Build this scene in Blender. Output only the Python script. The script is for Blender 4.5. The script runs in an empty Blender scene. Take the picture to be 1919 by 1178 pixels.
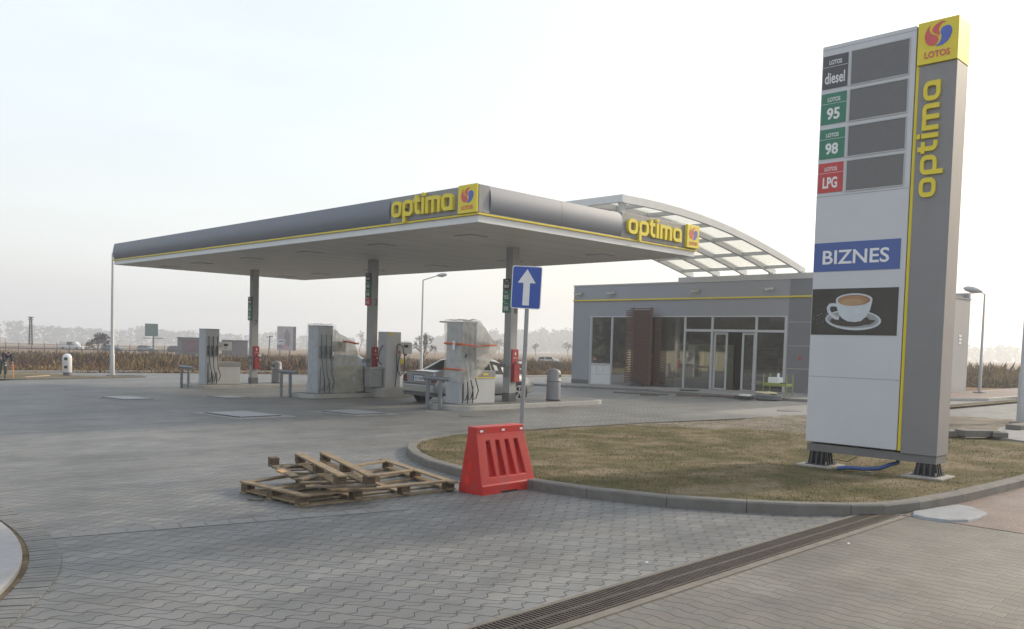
import bpy, math, random
from mathutils import Vector, Matrix, noise
R_ = math.radians
random.seed(7)
SC = bpy.context.scene
COL = SC.collection
# ------------------------------------------------------------------ camera
camd = bpy.data.cameras.new('camera')
cam = bpy.data.objects.new('camera', camd); COL.objects.link(cam)
Rv = Vector((0.70709137, -0.70656382, 0.02809544)); Uv = Vector((0.01461043, 0.05432187, 0.99841658)); Fv = Vector((0.70697123, 0.70556127, -0.04873373))
cam.matrix_world = Matrix(((Rv.x, Uv.x, -Fv.x, 0), (Rv.y, Uv.y, -Fv.y, 0), (Rv.z, Uv.z, -Fv.z, 1.55), (0, 0, 0, 1)))
camd.sensor_fit = 'HORIZONTAL'; camd.sensor_width = 36; camd.lens = 1598 / 1919 * 36
camd.shift_y = 131 / 1919; camd.clip_start = .05; camd.clip_end = 3000
SC.camera = cam
# ------------------------------------------------------------------ light
SUN_AZ = R_(-12); SUN_EL = R_(27)            # azimuth counted from +X towards +Y
w = bpy.data.worlds.new('World'); SC.world = w; w.use_nodes = True
nt = w.node_tree; N = nt.nodes; Lk = nt.links; N.clear()
wo = N.new('ShaderNodeOutputWorld'); bg = N.new('ShaderNodeBackground'); bg.inputs[1].default_value = .12
sky = N.new('ShaderNodeTexSky'); sky.sky_type = 'NISHITA'; sky.sun_disc = False
sky.sun_elevation = SUN_EL; sky.sun_rotation = math.pi / 2 - SUN_AZ
sky.air_density = 1.6; sky.dust_density = 3.6; sky.ozone_density = 1.0
tc = N.new('ShaderNodeTexCoord'); mp = N.new('ShaderNodeMapping'); mp.inputs['Scale'].default_value = (1.2, 1.2, 5)
nz = N.new('ShaderNodeTexNoise'); nz.inputs['Scale'].default_value = 1.6; nz.inputs['Detail'].default_value = 5
cr = N.new('ShaderNodeMapRange'); cr.inputs[1].default_value = .38; cr.inputs[2].default_value = .72; cr.inputs[3].default_value = .50; cr.inputs[4].default_value = .62
mx = N.new('ShaderNodeMixRGB'); mx.inputs[2].default_value = (7.55, 7.95, 8.45, 1)
Lk.new(tc.outputs['Generated'], mp.inputs[0]); Lk.new(mp.outputs[0], nz.inputs['Vector']); Lk.new(nz.outputs[0], cr.inputs[0])
Lk.new(cr.outputs[0], mx.inputs[0]); Lk.new(sky.outputs[0], mx.inputs[1]); Lk.new(mx.outputs[0], bg.inputs[0]); Lk.new(bg.outputs[0], wo.inputs[0])
sd = bpy.data.lights.new('sun', 'SUN'); sd.energy = 2.5; sd.angle = R_(5); sd.color = (1, .88, .70)
so = bpy.data.objects.new('sun', sd); COL.objects.link(so)
sv = Vector((math.cos(SUN_EL) * math.cos(SUN_AZ), math.cos(SUN_EL) * math.sin(SUN_AZ), math.sin(SUN_EL)))
so.rotation_euler = sv.to_track_quat('Z', 'Y').to_euler()
SC.view_settings.view_transform = 'Standard'; SC.view_settings.look = 'None'; SC.view_settings.gamma = 1
SC.view_settings.exposure = 0.5
SC.render.engine = 'CYCLES'
SC.cycles.volume_bounces = 1; SC.cycles.max_bounces = 8; SC.cycles.transparent_max_bounces = 24

# ------------------------------------------------------------------ helpers
def gz(x, y, dz=0.0):
    return -.02 * min(max(y, -20), 50) - .012 * min(max(y - 50, 0), 850) + dz

MATS = {}
def mat(name, col, rough=.6, metal=0, var=.12, vs=3.0, bump=0, bs=60, spec=.5, dirt=None, coat=0):
    if name in MATS: return MATS[name]
    m = bpy.data.materials.new(name); m.use_nodes = True; MATS[name] = m
    t = m.node_tree; n = t.nodes; l = t.links; b = n['Principled BSDF']
    b.inputs['Roughness'].default_value = rough; b.inputs['Metallic'].default_value = metal
    b.inputs['Specular IOR Level'].default_value = spec; b.inputs['Coat Weight'].default_value = coat
    co = n.new('ShaderNodeTexCoord')
    a = n.new('ShaderNodeTexNoise'); a.inputs['Scale'].default_value = vs; a.inputs['Detail'].default_value = 6; a.inputs['Roughness'].default_value = .65
    l.new(co.outputs['Object'], a.inputs['Vector'])
    r = n.new('ShaderNodeMapRange'); r.inputs[1].default_value = .3; r.inputs[2].default_value = .7
    r.inputs[3].default_value = 1 - var; r.inputs[4].default_value = 1 + var
    l.new(a.outputs[0], r.inputs[0])
    v = n.new('ShaderNodeVectorMath'); v.operation = 'SCALE'; v.inputs[0].default_value = col
    l.new(r.outputs[0], v.inputs['Scale']); out = v.outputs[0]
    if dirt:
        d = n.new('ShaderNodeTexNoise'); d.inputs['Scale'].default_value = dirt[1]; d.inputs['Detail'].default_value = 8; d.inputs['Roughness'].default_value = .75
        l.new(co.outputs['Object'], d.inputs['Vector'])
        q = n.new('ShaderNodeMapRange'); q.inputs[1].default_value = .5; q.inputs[2].default_value = .68; q.inputs[4].default_value = dirt[2]
        l.new(d.outputs[0], q.inputs[0]); x = n.new('ShaderNodeMixRGB'); x.inputs[2].default_value = (*dirt[0], 1)
        l.new(q.outputs[0], x.inputs[0]); l.new(out, x.inputs[1]); out = x.outputs[0]
    l.new(out, b.inputs['Base Color'])
    if bump:
        g = n.new('ShaderNodeTexNoise'); g.inputs['Scale'].default_value = bs; g.inputs['Detail'].default_value = 4
        l.new(co.outputs['Object'], g.inputs['Vector'])
        u = n.new('ShaderNodeBump'); u.inputs['Strength'].default_value = bump; u.inputs['Distance'].default_value = .01
        l.new(g.outputs[0], u.inputs['Height']); l.new(u.outputs[0], b.inputs['Normal'])
    return m

class MB:
    def __init__(s): s.v = []; s.f = []; s.mi = []; s.k = 0
    def m(s, k): s.k = k; return s
    def add(s, vs, fs):
        o = len(s.v); s.v += [tuple(p) for p in vs]; s.f += [tuple(i + o for i in f) for f in fs]; s.mi += [s.k] * len(fs); return s
    def box(s, x0, x1, y0, y1, z0, z1):
        return s.hexa([(x0, y0, z0), (x1, y0, z0), (x1, y1, z0), (x0, y1, z0)], [(x0, y0, z1), (x1, y0, z1), (x1, y1, z1), (x0, y1, z1)])
    def hexa(s, a, b):
        n = len(a); return s.add(list(a) + list(b), [tuple(range(n - 1, -1, -1)), tuple(range(n, 2 * n))] + [(i, (i + 1) % n, n + (i + 1) % n, n + i) for i in range(n)])
    def prism(s, poly, z0, z1): return s.hexa([(p[0], p[1], z0) for p in poly], [(p[0], p[1], z1) for p in poly])
    def fprism(s, fr, poly, n0, n1):          # polygon in a frame (O,U,V), extruded along its normal
        O, U, V = fr; Nn = U.cross(V)
        return s.hexa([O + U * a + V * b + Nn * n0 for a, b in poly], [O + U * a + V * b + Nn * n1 for a, b in poly])
    def beam(s, p, q, w, h, up=(0, 0, 1)):
        p = Vector(p); q = Vector(q); d = (q - p).normalized(); up = Vector(up); r = d.cross(up)
        if r.length < 1e-4: r = d.cross(Vector((1, 0, 0)))
        r.normalize(); u = r.cross(d)
        c = [r * w / 2 * a + u * h / 2 * b for a, b in ((-1, -1), (1, -1), (1, 1), (-1, 1))]
        return s.hexa([p + k for k in c], [q + k for k in c])
    def tube(s, pts, r, n=8, caps=True):
        pts = [Vector(p) for p in pts]; rs = r if isinstance(r, (list, tuple)) else [r] * len(pts)
        o = []; a = None
        for i, p in enumerate(pts):
            d = (pts[min(i + 1, len(pts) - 1)] - pts[max(i - 1, 0)]).normalized()
            if a is None: a = d.orthogonal().normalized()
            else:
                a = a - d * a.dot(d); a = a.normalized() if a.length > 1e-5 else d.orthogonal().normalized()
            b = d.cross(a); o += [p + (a * math.cos(2 * math.pi * k / n) + b * math.sin(2 * math.pi * k / n)) * rs[i] for k in range(n)]
        fs = [(i * n + k, i * n + (k + 1) % n, (i + 1) * n + (k + 1) % n, (i + 1) * n + k) for i in range(len(pts) - 1) for k in range(n)]
        if caps: fs += [tuple(range(n - 1, -1, -1)), tuple(range((len(pts) - 1) * n, len(pts) * n))]
        return s.add(o, fs)
    def lathe(s, prof, c=(0, 0, 0), n=20, sx=1, sy=1):
        o = [(c[0] + r * sx * math.cos(2 * math.pi * k / n), c[1] + r * sy * math.sin(2 * math.pi * k / n), c[2] + z) for r, z in prof for k in range(n)]
        m_ = len(prof)
        fs = [(i * n + k, i * n + (k + 1) % n, (i + 1) * n + (k + 1) % n, (i + 1) * n + k) for i in range(m_ - 1) for k in range(n)]
        fs += [tuple(range(n - 1, -1, -1)), tuple(range((m_ - 1) * n, m_ * n))]
        return s.add(o, fs)
    def geo(s, g, fr, sx=1, sy=None, off=(0, 0), n0=0):
        O, U, V = fr; Nn = U.cross(V); sy = sx if sy is None else sy
        return s.add([O + U * (off[0] + p[0] * sx) + V * (off[1] + p[1] * sy) + Nn * (n0 + p[2]) for p in g[0]], g[1])
    def build(s, name, mats, parent=None, loc=None, local=False, smooth=False, bevel=0, kind=None):
        me = bpy.data.meshes.new(name)
        off = Vector((0, 0, 0))
        if not local:
            if parent is not None:
                q = parent
                while q is not None: off += q.location; q = q.parent
            elif loc is not None: off = Vector(loc)
        me.from_pydata([tuple(Vector(p) - off) for p in s.v], [], s.f)
        for m_ in (mats if isinstance(mats, (list, tuple)) else [mats]): me.materials.append(m_)
        me.polygons.foreach_set('material_index', s.mi)
        if smooth:
            me.polygons.foreach_set('use_smooth', [True] * len(me.polygons))
            try: me.set_sharp_from_angle(angle=R_(smooth if smooth is not True else 40))
            except Exception: pass
        me.update()
        o = bpy.data.objects.new(name, me); COL.objects.link(o)
        if parent is not None: o.parent = parent
        elif loc is not None: o.location = loc
        if bevel:
            b = o.modifiers.new('bevel', 'BEVEL'); b.width = bevel; b.segments = 2; b.limit_method = 'ANGLE'; b.angle_limit = R_(40)
        if kind: o['kind'] = kind
        return o

def tag(o, label, cat, group=None):
    o['label'] = label; o['category'] = cat
    if group: o['group'] = group
    return o
def thing(name, label, cat, loc=(0, 0, 0), rz=0, group=None):
    o = bpy.data.objects.new(name, None); o.empty_display_size = .1; COL.objects.link(o)
    o.location = loc; o.rotation_euler = (0, 0, rz); return tag(o, label, cat, group)
def dup(root, loc, rz=None, label=None, scale=None):
    c = root.copy(); COL.objects.link(c); c.location = loc
    if rz is not None: c.rotation_euler = (0, 0, rz)
    if scale: c.scale = (scale,) * 3
    if label: c['label'] = label
    def rec(a, b):
        for ch in a.children:
            d = ch.copy(); COL.objects.link(d); d.parent = b; rec(ch, d)
    rec(root, c); return c

TX = {}
def text_geo(s_, bold=0, depth=.02):       # height normalised: cap height = 1, starts at x=0
    key = (s_, bold, depth)
    if key in TX: return TX[key]
    cu = bpy.data.curves.new('txt', 'FONT'); cu.body = s_; cu.size = 1; cu.offset = bold; cu.extrude = 0; cu.resolution_u = 4
    o = bpy.data.objects.new('txt', cu); COL.objects.link(o)
    bpy.context.view_layer.update()
    me = bpy.data.meshes.new_from_object(o.evaluated_get(bpy.context.evaluated_depsgraph_get()))
    vs = [v.co.copy() for v in me.vertices]; fs = [tuple(p.vertices) for p in me.polygons]
    # outline edges for the sides
    ec = {}
    for f in fs:
        for i in range(len(f)):
            a, b = f[i], f[(i + 1) % len(f)]; ec.setdefault((min(a, b), max(a, b)), []).append((a, b))
    x0 = min(v.x for v in vs); x1 = max(v.x for v in vs); h = .72
    n = len(vs)
    V = [((v.x - x0) / h, v.y / h, depth) for v in vs] + [((v.x - x0) / h, v.y / h, 0) for v in vs]
    F = list(fs)
    for e, ds in ec.items():
        if len(ds) == 1: a, b = ds[0]; F.append((b, a, a + n, b + n))
    bpy.data.objects.remove(o); bpy.data.curves.remove(cu)
    TX[key] = (V, F, (x1 - x0) / h); return TX[key]
def put_text(mb, s_, fr, x0, x1, y0, y1, bold=.02, depth=.004, n0=0):
    g = text_geo(s_, bold, depth); mb.geo(g, fr, (x1 - x0) / g[2], y1 - y0, (x0, y0), n0)

def ribbon(mb, fr, pts, w, d0, d1, closed=False, sc=1, off=(0, 0), sy=None):
    sy = sy or sc
    P = [Vector((p[0], p[1])) for p in pts]; n = len(P); Lf = []; Rt = []
    for i in range(n):
        a = P[i - 1] if (i > 0 or closed) else None; b = P[(i + 1) % n] if (i < n - 1 or closed) else None
        d1_ = (P[i] - a).normalized() if a is not None else None; d2_ = (b - P[i]).normalized() if b is not None else None
        if d1_ is None: d1_ = d2_
        if d2_ is None: d2_ = d1_
        t = (d1_ + d2_).normalized(); nn = Vector((-t.y, t.x)); k = 1 / max(.5, nn.dot(Vector((-d1_.y, d1_.x))))
        Lf.append(P[i] + nn * w * k); Rt.append(P[i] - nn * w * k)
    O, U, V = fr; Nn = U.cross(V)
    T = lambda p, d: O + U * (off[0] + p.x * sc) + V * (off[1] + p.y * sy) + Nn * d
    vs = []
    for i in range(n): vs += [T(Lf[i], d0), T(Rt[i], d0), T(Rt[i], d1), T(Lf[i], d1)]
    fs = []
    for i in range(n if closed else n - 1):
        a = i * 4; b = ((i + 1) % n) * 4
        for k in range(4): fs.append((a + k, b + k, b + (k + 1) % 4, a + (k + 1) % 4))
    if not closed: fs += [(0, 1, 2, 3), (n * 4 - 1, n * 4 - 2, n * 4 - 3, n * 4 - 4)]
    mb.add(vs, fs)
def rrect(x0, x1, y0, y1, r, seg=4):
    o = []
    for cx, cy, a0 in ((x1 - r, y1 - r, 0), (x0 + r, y1 - r, 90), (x0 + r, y0 + r, 180), (x1 - r, y0 + r, 270)):
        for k in range(seg + 1):
            a = R_(a0 + 90 * k / seg); o.append((cx + r * math.cos(a), cy + r * math.sin(a)))
    return o
def arcp(cx, cy, r, a0, a1, seg=4): return [(cx + r * math.cos(R_(a0 + (a1 - a0) * k / seg)), cy + r * math.sin(R_(a0 + (a1 - a0) * k / seg))) for k in range(seg + 1)]
def optima(mb, fr, off, sc, depth, sy=None):        # rounded-square lettering, x-height = 1
    h = .115
    S = []
    x = h
    S.append((x, rrect(0, .72, h, 1 - h, .24), True)); x += .72 + 2 * h + .15
    S.append((x, rrect(0, .72, h, 1 - h, .24), True)); S.append((x, [(0, .5), (0, -.38)], False)); x += .72 + 2 * h + .12
    S.append((x, [(.08, 1.2), (.08, .35)] + arcp(.3, .35, .22, 180, 270)[1:] + [(.46, h + .015)], False)); S.append((x, [(-.14, 1 - h), (.42, 1 - h)], False)); x += .46 + h + .14
    S.append((x, [(0, 0), (0, 1)], False)); S.append((x, [(0, 1.09), (0, 1.29)], False)); x += 2 * h + .15
    S.append((x, [(0, 0), (0, 1)], False)); S.append((x, [(0, 1 - h)] + arcp(.34, .7, .185, 90, 0) + [(.525, 0)], False))
    S.append((x, [(.5, 1 - h)] + arcp(.865, .7, .185, 90, 0) + [(1.05, 0)], False)); x += 1.05 + 2 * h + .15
    S.append((x, rrect(0, .72, h, 1 - h, .24), True)); S.append((x, [(.72, .3), (.72, h), (.72, 0)], False)); S.append((x, [(.45, h - .001), (.83, h - .001)], False)); x += .72 + h
    for i, (dx, pts, cl) in enumerate(S):
        ribbon(mb, fr, [(p[0] + dx, p[1]) for p in pts], h, 0, depth + i * .0008, cl, sc, off, sy)
    return x * sc
OPT_W = 5.62
def logo(mb, fr, w, h, n0, mi, th=.006):          # swirl emblem; mi=(red,blue)
    red1 = [(.30, .853), (.235, .79), (.19, .70), (.17, .61), (.19, .52), (.225, .455), (.29, .405), (.377, .386), (.45, .40), (.50, .445), (.515, .50), (.485, .585), (.39, .624), (.33, .66), (.285, .72), (.277, .78)]
    red2 = [(.685, .873), (.60, .89), (.52, .875), (.43, .84), (.37, .78), (.35, .735), (.365, .69), (.40, .66), (.47, .63), (.523, .585), (.54, .64), (.51, .70), (.515, .76), (.55, .82), (.60, .855)]
    blue = [(.70, .775), (.62, .76), (.57, .71), (.56, .65), (.585, .58), (.59, .53), (.57, .47), (.52, .405), (.446, .368), (.54, .352), (.63, .37), (.73, .42), (.80, .50), (.835, .60), (.835, .68), (.80, .74), (.76, .77)]
    for k, pl in ((mi[0], red1), (mi[0], red2), (mi[1], blue)):
        mb.m(k).fprism(fr, [(a * w, b * h) for a, b in reversed(pl)], n0, n0 + th)
    mb.m(mi[0]); put_text(mb, 'LOTOS', fr, .19 * w, .81 * w, .13 * h, .27 * h, .018, th, n0)

# ------------------------------------------------------------------ materials
def math_n(n, l, op, a, b=None, c=None):
    x = n.new('ShaderNodeMath'); x.operation = op
    for i, v in enumerate((a, b, c)):
        if v is None: continue
        if isinstance(v, (int, float)): x.inputs[i].default_value = v
        else: l.new(v, x.inputs[i])
    return x.outputs[0]
def paver(name, cols, pu, pv, wob_v, wob_u, swap=False, joint=.05, jcol=(.045, .043, .04), tint=None, wave='PINGPONG', jf=1.0):
    m = bpy.data.materials.new(name); m.use_nodes = True; t = m.node_tree; n = t.nodes; l = t.links; b = n['Principled BSDF']
    co = n.new('ShaderNodeTexCoord'); sp = n.new('ShaderNodeSeparateXYZ'); l.new(co.outputs['Object'], sp.inputs[0])
    # slightly wandering rows, as laid by hand
    wn = n.new('ShaderNodeTexNoise'); wn.inputs['Scale'].default_value = .6; l.new(co.outputs['Object'], wn.inputs['Vector'])
    jit = math_n(n, l, 'MULTIPLY_ADD', wn.outputs[0], .12, -.06)
    X = sp.outputs['Y' if swap else 'X']; Y = sp.outputs['X' if swap else 'Y']; Y = math_n(n, l, 'ADD', Y, jit)
    u = math_n(n, l, 'DIVIDE', X, pu); v = math_n(n, l, 'DIVIDE', Y, pv)
    def tz(x):   # trapezoid wave -1..1
        p = math_n(n, l, 'PINGPONG', x, .5); p = math_n(n, l, 'SUBTRACT', p, .25); p = math_n(n, l, 'MULTIPLY', p, 9.0)
        p = math_n(n, l, 'MINIMUM', p, 1.0); return math_n(n, l, 'MAXIMUM', p, -1.0)
    v2 = math_n(n, l, 'MULTIPLY_ADD', tz(u), wob_v, v)
    row = math_n(n, l, 'FLOOR', v2); fv = math_n(n, l, 'FRACT', v2)
    st = math_n(n, l, 'MULTIPLY', math_n(n, l, 'PINGPONG', row, 1.0), .5)
    u2 = math_n(n, l, 'ADD', u, st); pp = math_n(n, l, 'SUBTRACT', fv, .5); u2 = math_n(n, l, 'MULTIPLY_ADD', pp, wob_u, u2)
    cl = math_n(n, l, 'FLOOR', u2); fu = math_n(n, l, 'FRACT', u2)
    dv = math_n(n, l, 'MULTIPLY', math_n(n, l, 'PINGPONG', math_n(n, l, 'ADD', fv, 0.0), .5), pv)
    du = math_n(n, l, 'MULTIPLY', math_n(n, l, 'PINGPONG', fu, .5), pu * jf)
    d = math_n(n, l, 'MINIMUM', dv, du)
    jr = n.new('ShaderNodeMapRange'); jr.inputs[1].default_value = joint * .045; jr.inputs[2].default_value = joint * .14; l.new(d, jr.inputs[0])
    cb = n.new('ShaderNodeCombineXYZ'); l.new(cl, cb.inputs[0]); l.new(row, cb.inputs[1])
    wh = n.new('ShaderNodeTexWhiteNoise'); wh.noise_dimensions = '2D'; l.new(cb.outputs[0], wh.inputs['Vector'])
    rp = n.new('ShaderNodeValToRGB'); e = rp.color_ramp.elements
    e[0].color = (*cols[0], 1); e[1].color = (*cols[-1], 1)
    for i, c in enumerate(cols[1:-1]): q = e.new((i + 1) / (len(cols) - 1)); q.color = (*c, 1)
    l.new(wh.outputs['Value'], rp.inputs[0]); col = rp.outputs[0]
    # broad stains and fine grain
    for sc_, lo, hi, amt, det in ((.22, .38, .62, (.86, 1.14), 6), (.9, .35, .65, (.86, 1.12), 7), (2.2, .3, .7, (.9, 1.1), 6), (140, .3, .7, (.78, 1.22), 2)):
        g = n.new('ShaderNodeTexNoise'); g.inputs['Scale'].default_value = sc_; g.inputs['Detail'].default_value = det; l.new(co.outputs['Object'], g.inputs['Vector'])
        r = n.new('ShaderNodeMapRange'); r.inputs[1].default_value = lo; r.inputs[2].default_value = hi; r.inputs[3].default_value = amt[0]; r.inputs[4].default_value = amt[1]
        l.new(g.outputs[0], r.inputs[0]); q = n.new('ShaderNodeVectorMath'); q.operation = 'SCALE'; l.new(col, q.inputs[0]); l.new(r.outputs[0], q.inputs['Scale']); col = q.outputs[0]
    mp_ = n.new('ShaderNodeMapping'); mp_.inputs['Rotation'].default_value = (0, 0, .45); mp_.inputs['Scale'].default_value = (.16, 1.5, 1); l.new(co.outputs['Object'], mp_.inputs[0])
    g = n.new('ShaderNodeTexNoise'); g.inputs['Scale'].default_value = 1.4; g.inputs['Detail'].default_value = 4; l.new(mp_.outputs[0], g.inputs['Vector'])
    r = n.new('ShaderNodeMapRange'); r.inputs[1].default_value = .36; r.inputs[2].default_value = .64; r.inputs[3].default_value = .88; r.inputs[4].default_value = 1.1
    l.new(g.outputs[0], r.inputs[0]); q = n.new('ShaderNodeVectorMath'); q.operation = 'SCALE'; l.new(col, q.inputs[0]); l.new(r.outputs[0], q.inputs['Scale']); col = q.outputs[0]
    st_ = n.new('ShaderNodeTexVoronoi'); st_.inputs['Scale'].default_value = .55; l.new(co.outputs['Object'], st_.inputs['Vector'])
    r = n.new('ShaderNodeMapRange'); r.inputs[1].default_value = .04; r.inputs[2].default_value = .16; r.inputs[3].default_value = .74; r.inputs[4].default_value = 1; l.new(st_.outputs['Distance'], r.inputs[0])
    q = n.new('ShaderNodeVectorMath'); q.operation = 'SCALE'; l.new(col, q.inputs[0]); l.new(r.outputs[0], q.inputs['Scale']); col = q.outputs[0]
    # sand lying in and around the joints
    sn = n.new('ShaderNodeTexNoise'); sn.inputs['Scale'].default_value = .8; sn.inputs['Detail'].default_value = 7; sn.inputs['Roughness'].default_value = .7; l.new(co.outputs['Object'], sn.inputs['Vector'])
    sr = n.new('ShaderNodeMapRange'); sr.inputs[1].default_value = .48; sr.inputs[2].default_value = .75; sr.inputs[4].default_value = .35; l.new(sn.outputs[0], sr.inputs[0])
    s1 = n.new('ShaderNodeMixRGB'); s1.inputs[2].default_value = (.27, .245, .21, 1); l.new(sr.outputs[0], s1.inputs[0]); l.new(col, s1.inputs[1])
    jm = n.new('ShaderNodeMixRGB'); jm.inputs[1].default_value = (*jcol, 1); l.new(jr.outputs[0], jm.inputs[0]); l.new(s1.outputs[0], jm.inputs[2])
    l.new(jm.outputs[0], b.inputs['Base Color']); b.inputs['Roughness'].default_value = .62; b.inputs['Specular IOR Level'].default_value = .5
    bp = n.new('ShaderNodeBump'); bp.inputs['Strength'].default_value = .6; bp.inputs['Distance'].default_value = .004; l.new(jr.outputs[0], bp.inputs['Height']); l.new(bp.outputs[0], b.inputs['Normal'])
    return m
def glass_mat(name, tint=(.75, .85, .82), refl=.5, rough=.03, trans=.75):
    m = bpy.data.materials.new(name); m.use_nodes = True; t = m.node_tree; n = t.nodes; l = t.links; n.remove(n['Principled BSDF'])
    tr = n.new('ShaderNodeBsdfTransparent'); tr.inputs[0].default_value = (tint[0] * trans, tint[1] * trans, tint[2] * trans, 1)
    gl = n.new('ShaderNodeBsdfGlossy'); gl.inputs['Roughness'].default_value = rough; gl.inputs[0].default_value = (refl + .45,) * 3 + (1,)
    fr = n.new('ShaderNodeFresnel'); fr.inputs[0].default_value = 1.5
    q = math_n(n, l, 'MULTIPLY_ADD', fr.outputs[0], 2.2, .12); q = math_n(n, l, 'MINIMUM', q, 1.0)
    mx_ = n.new('ShaderNodeMixShader'); l.new(q, mx_.inputs[0]); l.new(tr.outputs[0], mx_.inputs[1]); l.new(gl.outputs[0], mx_.inputs[2])
    l.new(mx_.outputs[0], n['Material Output'].inputs[0]); return m
def film_mat(name, alpha, col=(.8, .8, .76), rough=.25):
    m = bpy.data.materials.new(name); m.use_nodes = True; t = m.node_tree; n = t.nodes; l = t.links; b = n['Principled BSDF']
    b.inputs['Base Color'].default_value = (*col, 1); b.inputs['Roughness'].default_value = rough
    tl = n.new('ShaderNodeBsdfTranslucent'); tl.inputs[0].default_value = (*col, 1)
    tr = n.new('ShaderNodeBsdfTransparent'); co = n.new('ShaderNodeTexCoord')
    nz_ = n.new('ShaderNodeTexNoise'); nz_.inputs['Scale'].default_value = 5; nz_.inputs['Detail'].default_value = 6; l.new(co.outputs['Object'], nz_.inputs['Vector'])
    r = n.new('ShaderNodeMapRange'); r.inputs[1].default_value = .3; r.inputs[2].default_value = .7; r.inputs[3].default_value = alpha - .09; r.inputs[4].default_value = alpha + .09; l.new(nz_.outputs[0], r.inputs[0])
    a = n.new('ShaderNodeMixShader'); a.inputs[0].default_value = .5; l.new(b.outputs[0], a.inputs[1]); l.new(tl.outputs[0], a.inputs[2])
    c = n.new('ShaderNodeMixShader'); l.new(r.outputs[0], c.inputs[0]); l.new(tr.outputs[0], c.inputs[1]); l.new(a.outputs[0], c.inputs[2])
    l.new(c.outputs[0], n['Material Output'].inputs[0]); return m
def patch_mat(name, c1, c2, c3, sc, bump=.5):
    m = bpy.data.materials.new(name); m.use_nodes = True; t = m.node_tree; n = t.nodes; l = t.links; b = n['Principled BSDF']
    co = n.new('ShaderNodeTexCoord'); a = n.new('ShaderNodeTexNoise'); a.inputs['Scale'].default_value = sc; a.inputs['Detail'].default_value = 8; a.inputs['Roughness'].default_value = .7
    l.new(co.outputs['Object'], a.inputs['Vector']); rp = n.new('ShaderNodeValToRGB'); e = rp.color_ramp.elements
    e[0].position = .36; e[0].color = (*c1, 1); e[1].position = .64; e[1].color = (*c3, 1); q = e.new(.5); q.color = (*c2, 1)
    l.new(a.outputs[0], rp.inputs[0])
    g = n.new('ShaderNodeTexNoise'); g.inputs['Scale'].default_value = 26; g.inputs['Detail'].default_value = 8; g.inputs['Roughness'].default_value = .8; l.new(co.outputs['Object'], g.inputs['Vector'])
    r = n.new('ShaderNodeMapRange'); r.inputs[1].default_value = .3; r.inputs[2].default_value = .7; r.inputs[3].default_value = .6; r.inputs[4].default_value = 1.4; l.new(g.outputs[0], r.inputs[0])
    q = n.new('ShaderNodeVectorMath'); q.operation = 'SCALE'; l.new(rp.outputs[0], q.inputs[0]); l.new(r.outputs[0], q.inputs['Scale']); l.new(q.outputs[0], b.inputs['Base Color'])
    b.inputs['Roughness'].default_value = .95; b.inputs['Specular IOR Level'].default_value = .1
    bp = n.new('ShaderNodeBump'); bp.inputs['Strength'].default_value = bump; bp.inputs['Distance'].default_value = .04; l.new(g.outputs[0], bp.inputs['Height']); l.new(bp.outputs[0], b.inputs['Normal'])
    return m

M_pave = paver('pavers_grey', [(.116, .118, .117), (.138, .139, .136), (.136, .138, .137), (.166, .162, .152)], .2, .15, .2, .5, joint=.06, jcol=(.028, .028, .028))
M_pave2 = paver('pavers_brown', [(.122, .112, .096), (.14, .126, .108), (.135, .13, .115), (.118, .104, .09)], .225, .1125, .10, .0, swap=True, joint=.05, jf=1.8)
M_pave3 = paver('pavers_red', [(.14, .092, .08), (.165, .105, .09), (.175, .12, .10)], .225, .1125, .14, .0, swap=True, joint=.05, jf=1.0)
M_road = mat('concrete_road', (.24, .235, .22), .9, 0, .12, .5, .3, 30, .2)
M_kerb = mat('kerb_concrete', (.17, .162, .148), .85, 0, .18, 4, .4, 120, .2, ((.13, .12, .10), 3, .6))
M_kerb_far = mat('kerb_new', (.36, .35, .33), .85, 0, .1, 4)
M_conc = mat('concrete_light', (.25, .247, .24), .85, 0, .16, 5, .4, 90, .2)
M_lawn = patch_mat('thin_lawn', (.072, .070, .032), (.128, .105, .056), (.22, .175, .12), 1.1)
M_dirt = patch_mat('bare_soil', (.13, .11, .085), (.19, .165, .13), (.25, .22, .18), 1.3)
M_field = patch_mat('dry_field', (.13, .075, .045), (.17, .11, .06), (.16, .13, .065), .08)
M_white = mat('white_paint', (.62, .63, .64), .4, 0, .04, 2)
M_panel = mat('white_panel', (.55, .56, .59), .45, 0, .04, 1.2)
M_lgrey = mat('light_grey', (.45, .45, .45), .5, 0, .06, 3)
M_grey = mat('mid_grey', (.235, .23, .235), .5, 0, .06, 3)
M_dgrey = mat('dark_grey', (.12, .12, .125), .6, 0, .1, 3)
M_black = mat('black_rubber', (.018, .018, .02), .5, 0, .2, 9)
M_silver = mat('silver_cladding', (.155, .168, .20), .5, .25, .04, .8)
M_flatsil = mat('grey_cladding', (.24, .24, .25), .5, .15, .04, .8)
M_facade = mat('facade_panel', (.265, .275, .31), .55, 0, .035, .7)
M_facade2 = mat('facade_dark', (.15, .155, .175), .55, 0, .06, .8)
M_yellow = mat('sign_yellow', (.72, .58, .03), .45, 0, .04, 2)
M_yel_line = mat('yellow_trim', (.66, .52, .02), .4, 0, .06, 3)
M_red = mat('sign_red', (.50, .05, .05), .45, 0, .05, 3)
M_logored = mat('emblem_red', (.62, .09, .09), .5, 0, .04, 3)
M_logoblue = mat('emblem_blue', (.07, .12, .48), .5, 0, .04, 3)
M_green = mat('sign_green', (.035, .19, .12), .45, 0, .06, 3)
M_char = mat('sign_charcoal', (.075, .075, .09), .5, 0, .06, 3)
M_blue = mat('sign_blue', (.03, .085, .38), .35, 0, .08, 3)
M_bizblue = mat('panel_blue', (.06, .11, .33), .45, 0, .04, 2)
M_display = mat('price_display', (.12, .115, .12), .18, 0, .05, 8)
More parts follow.
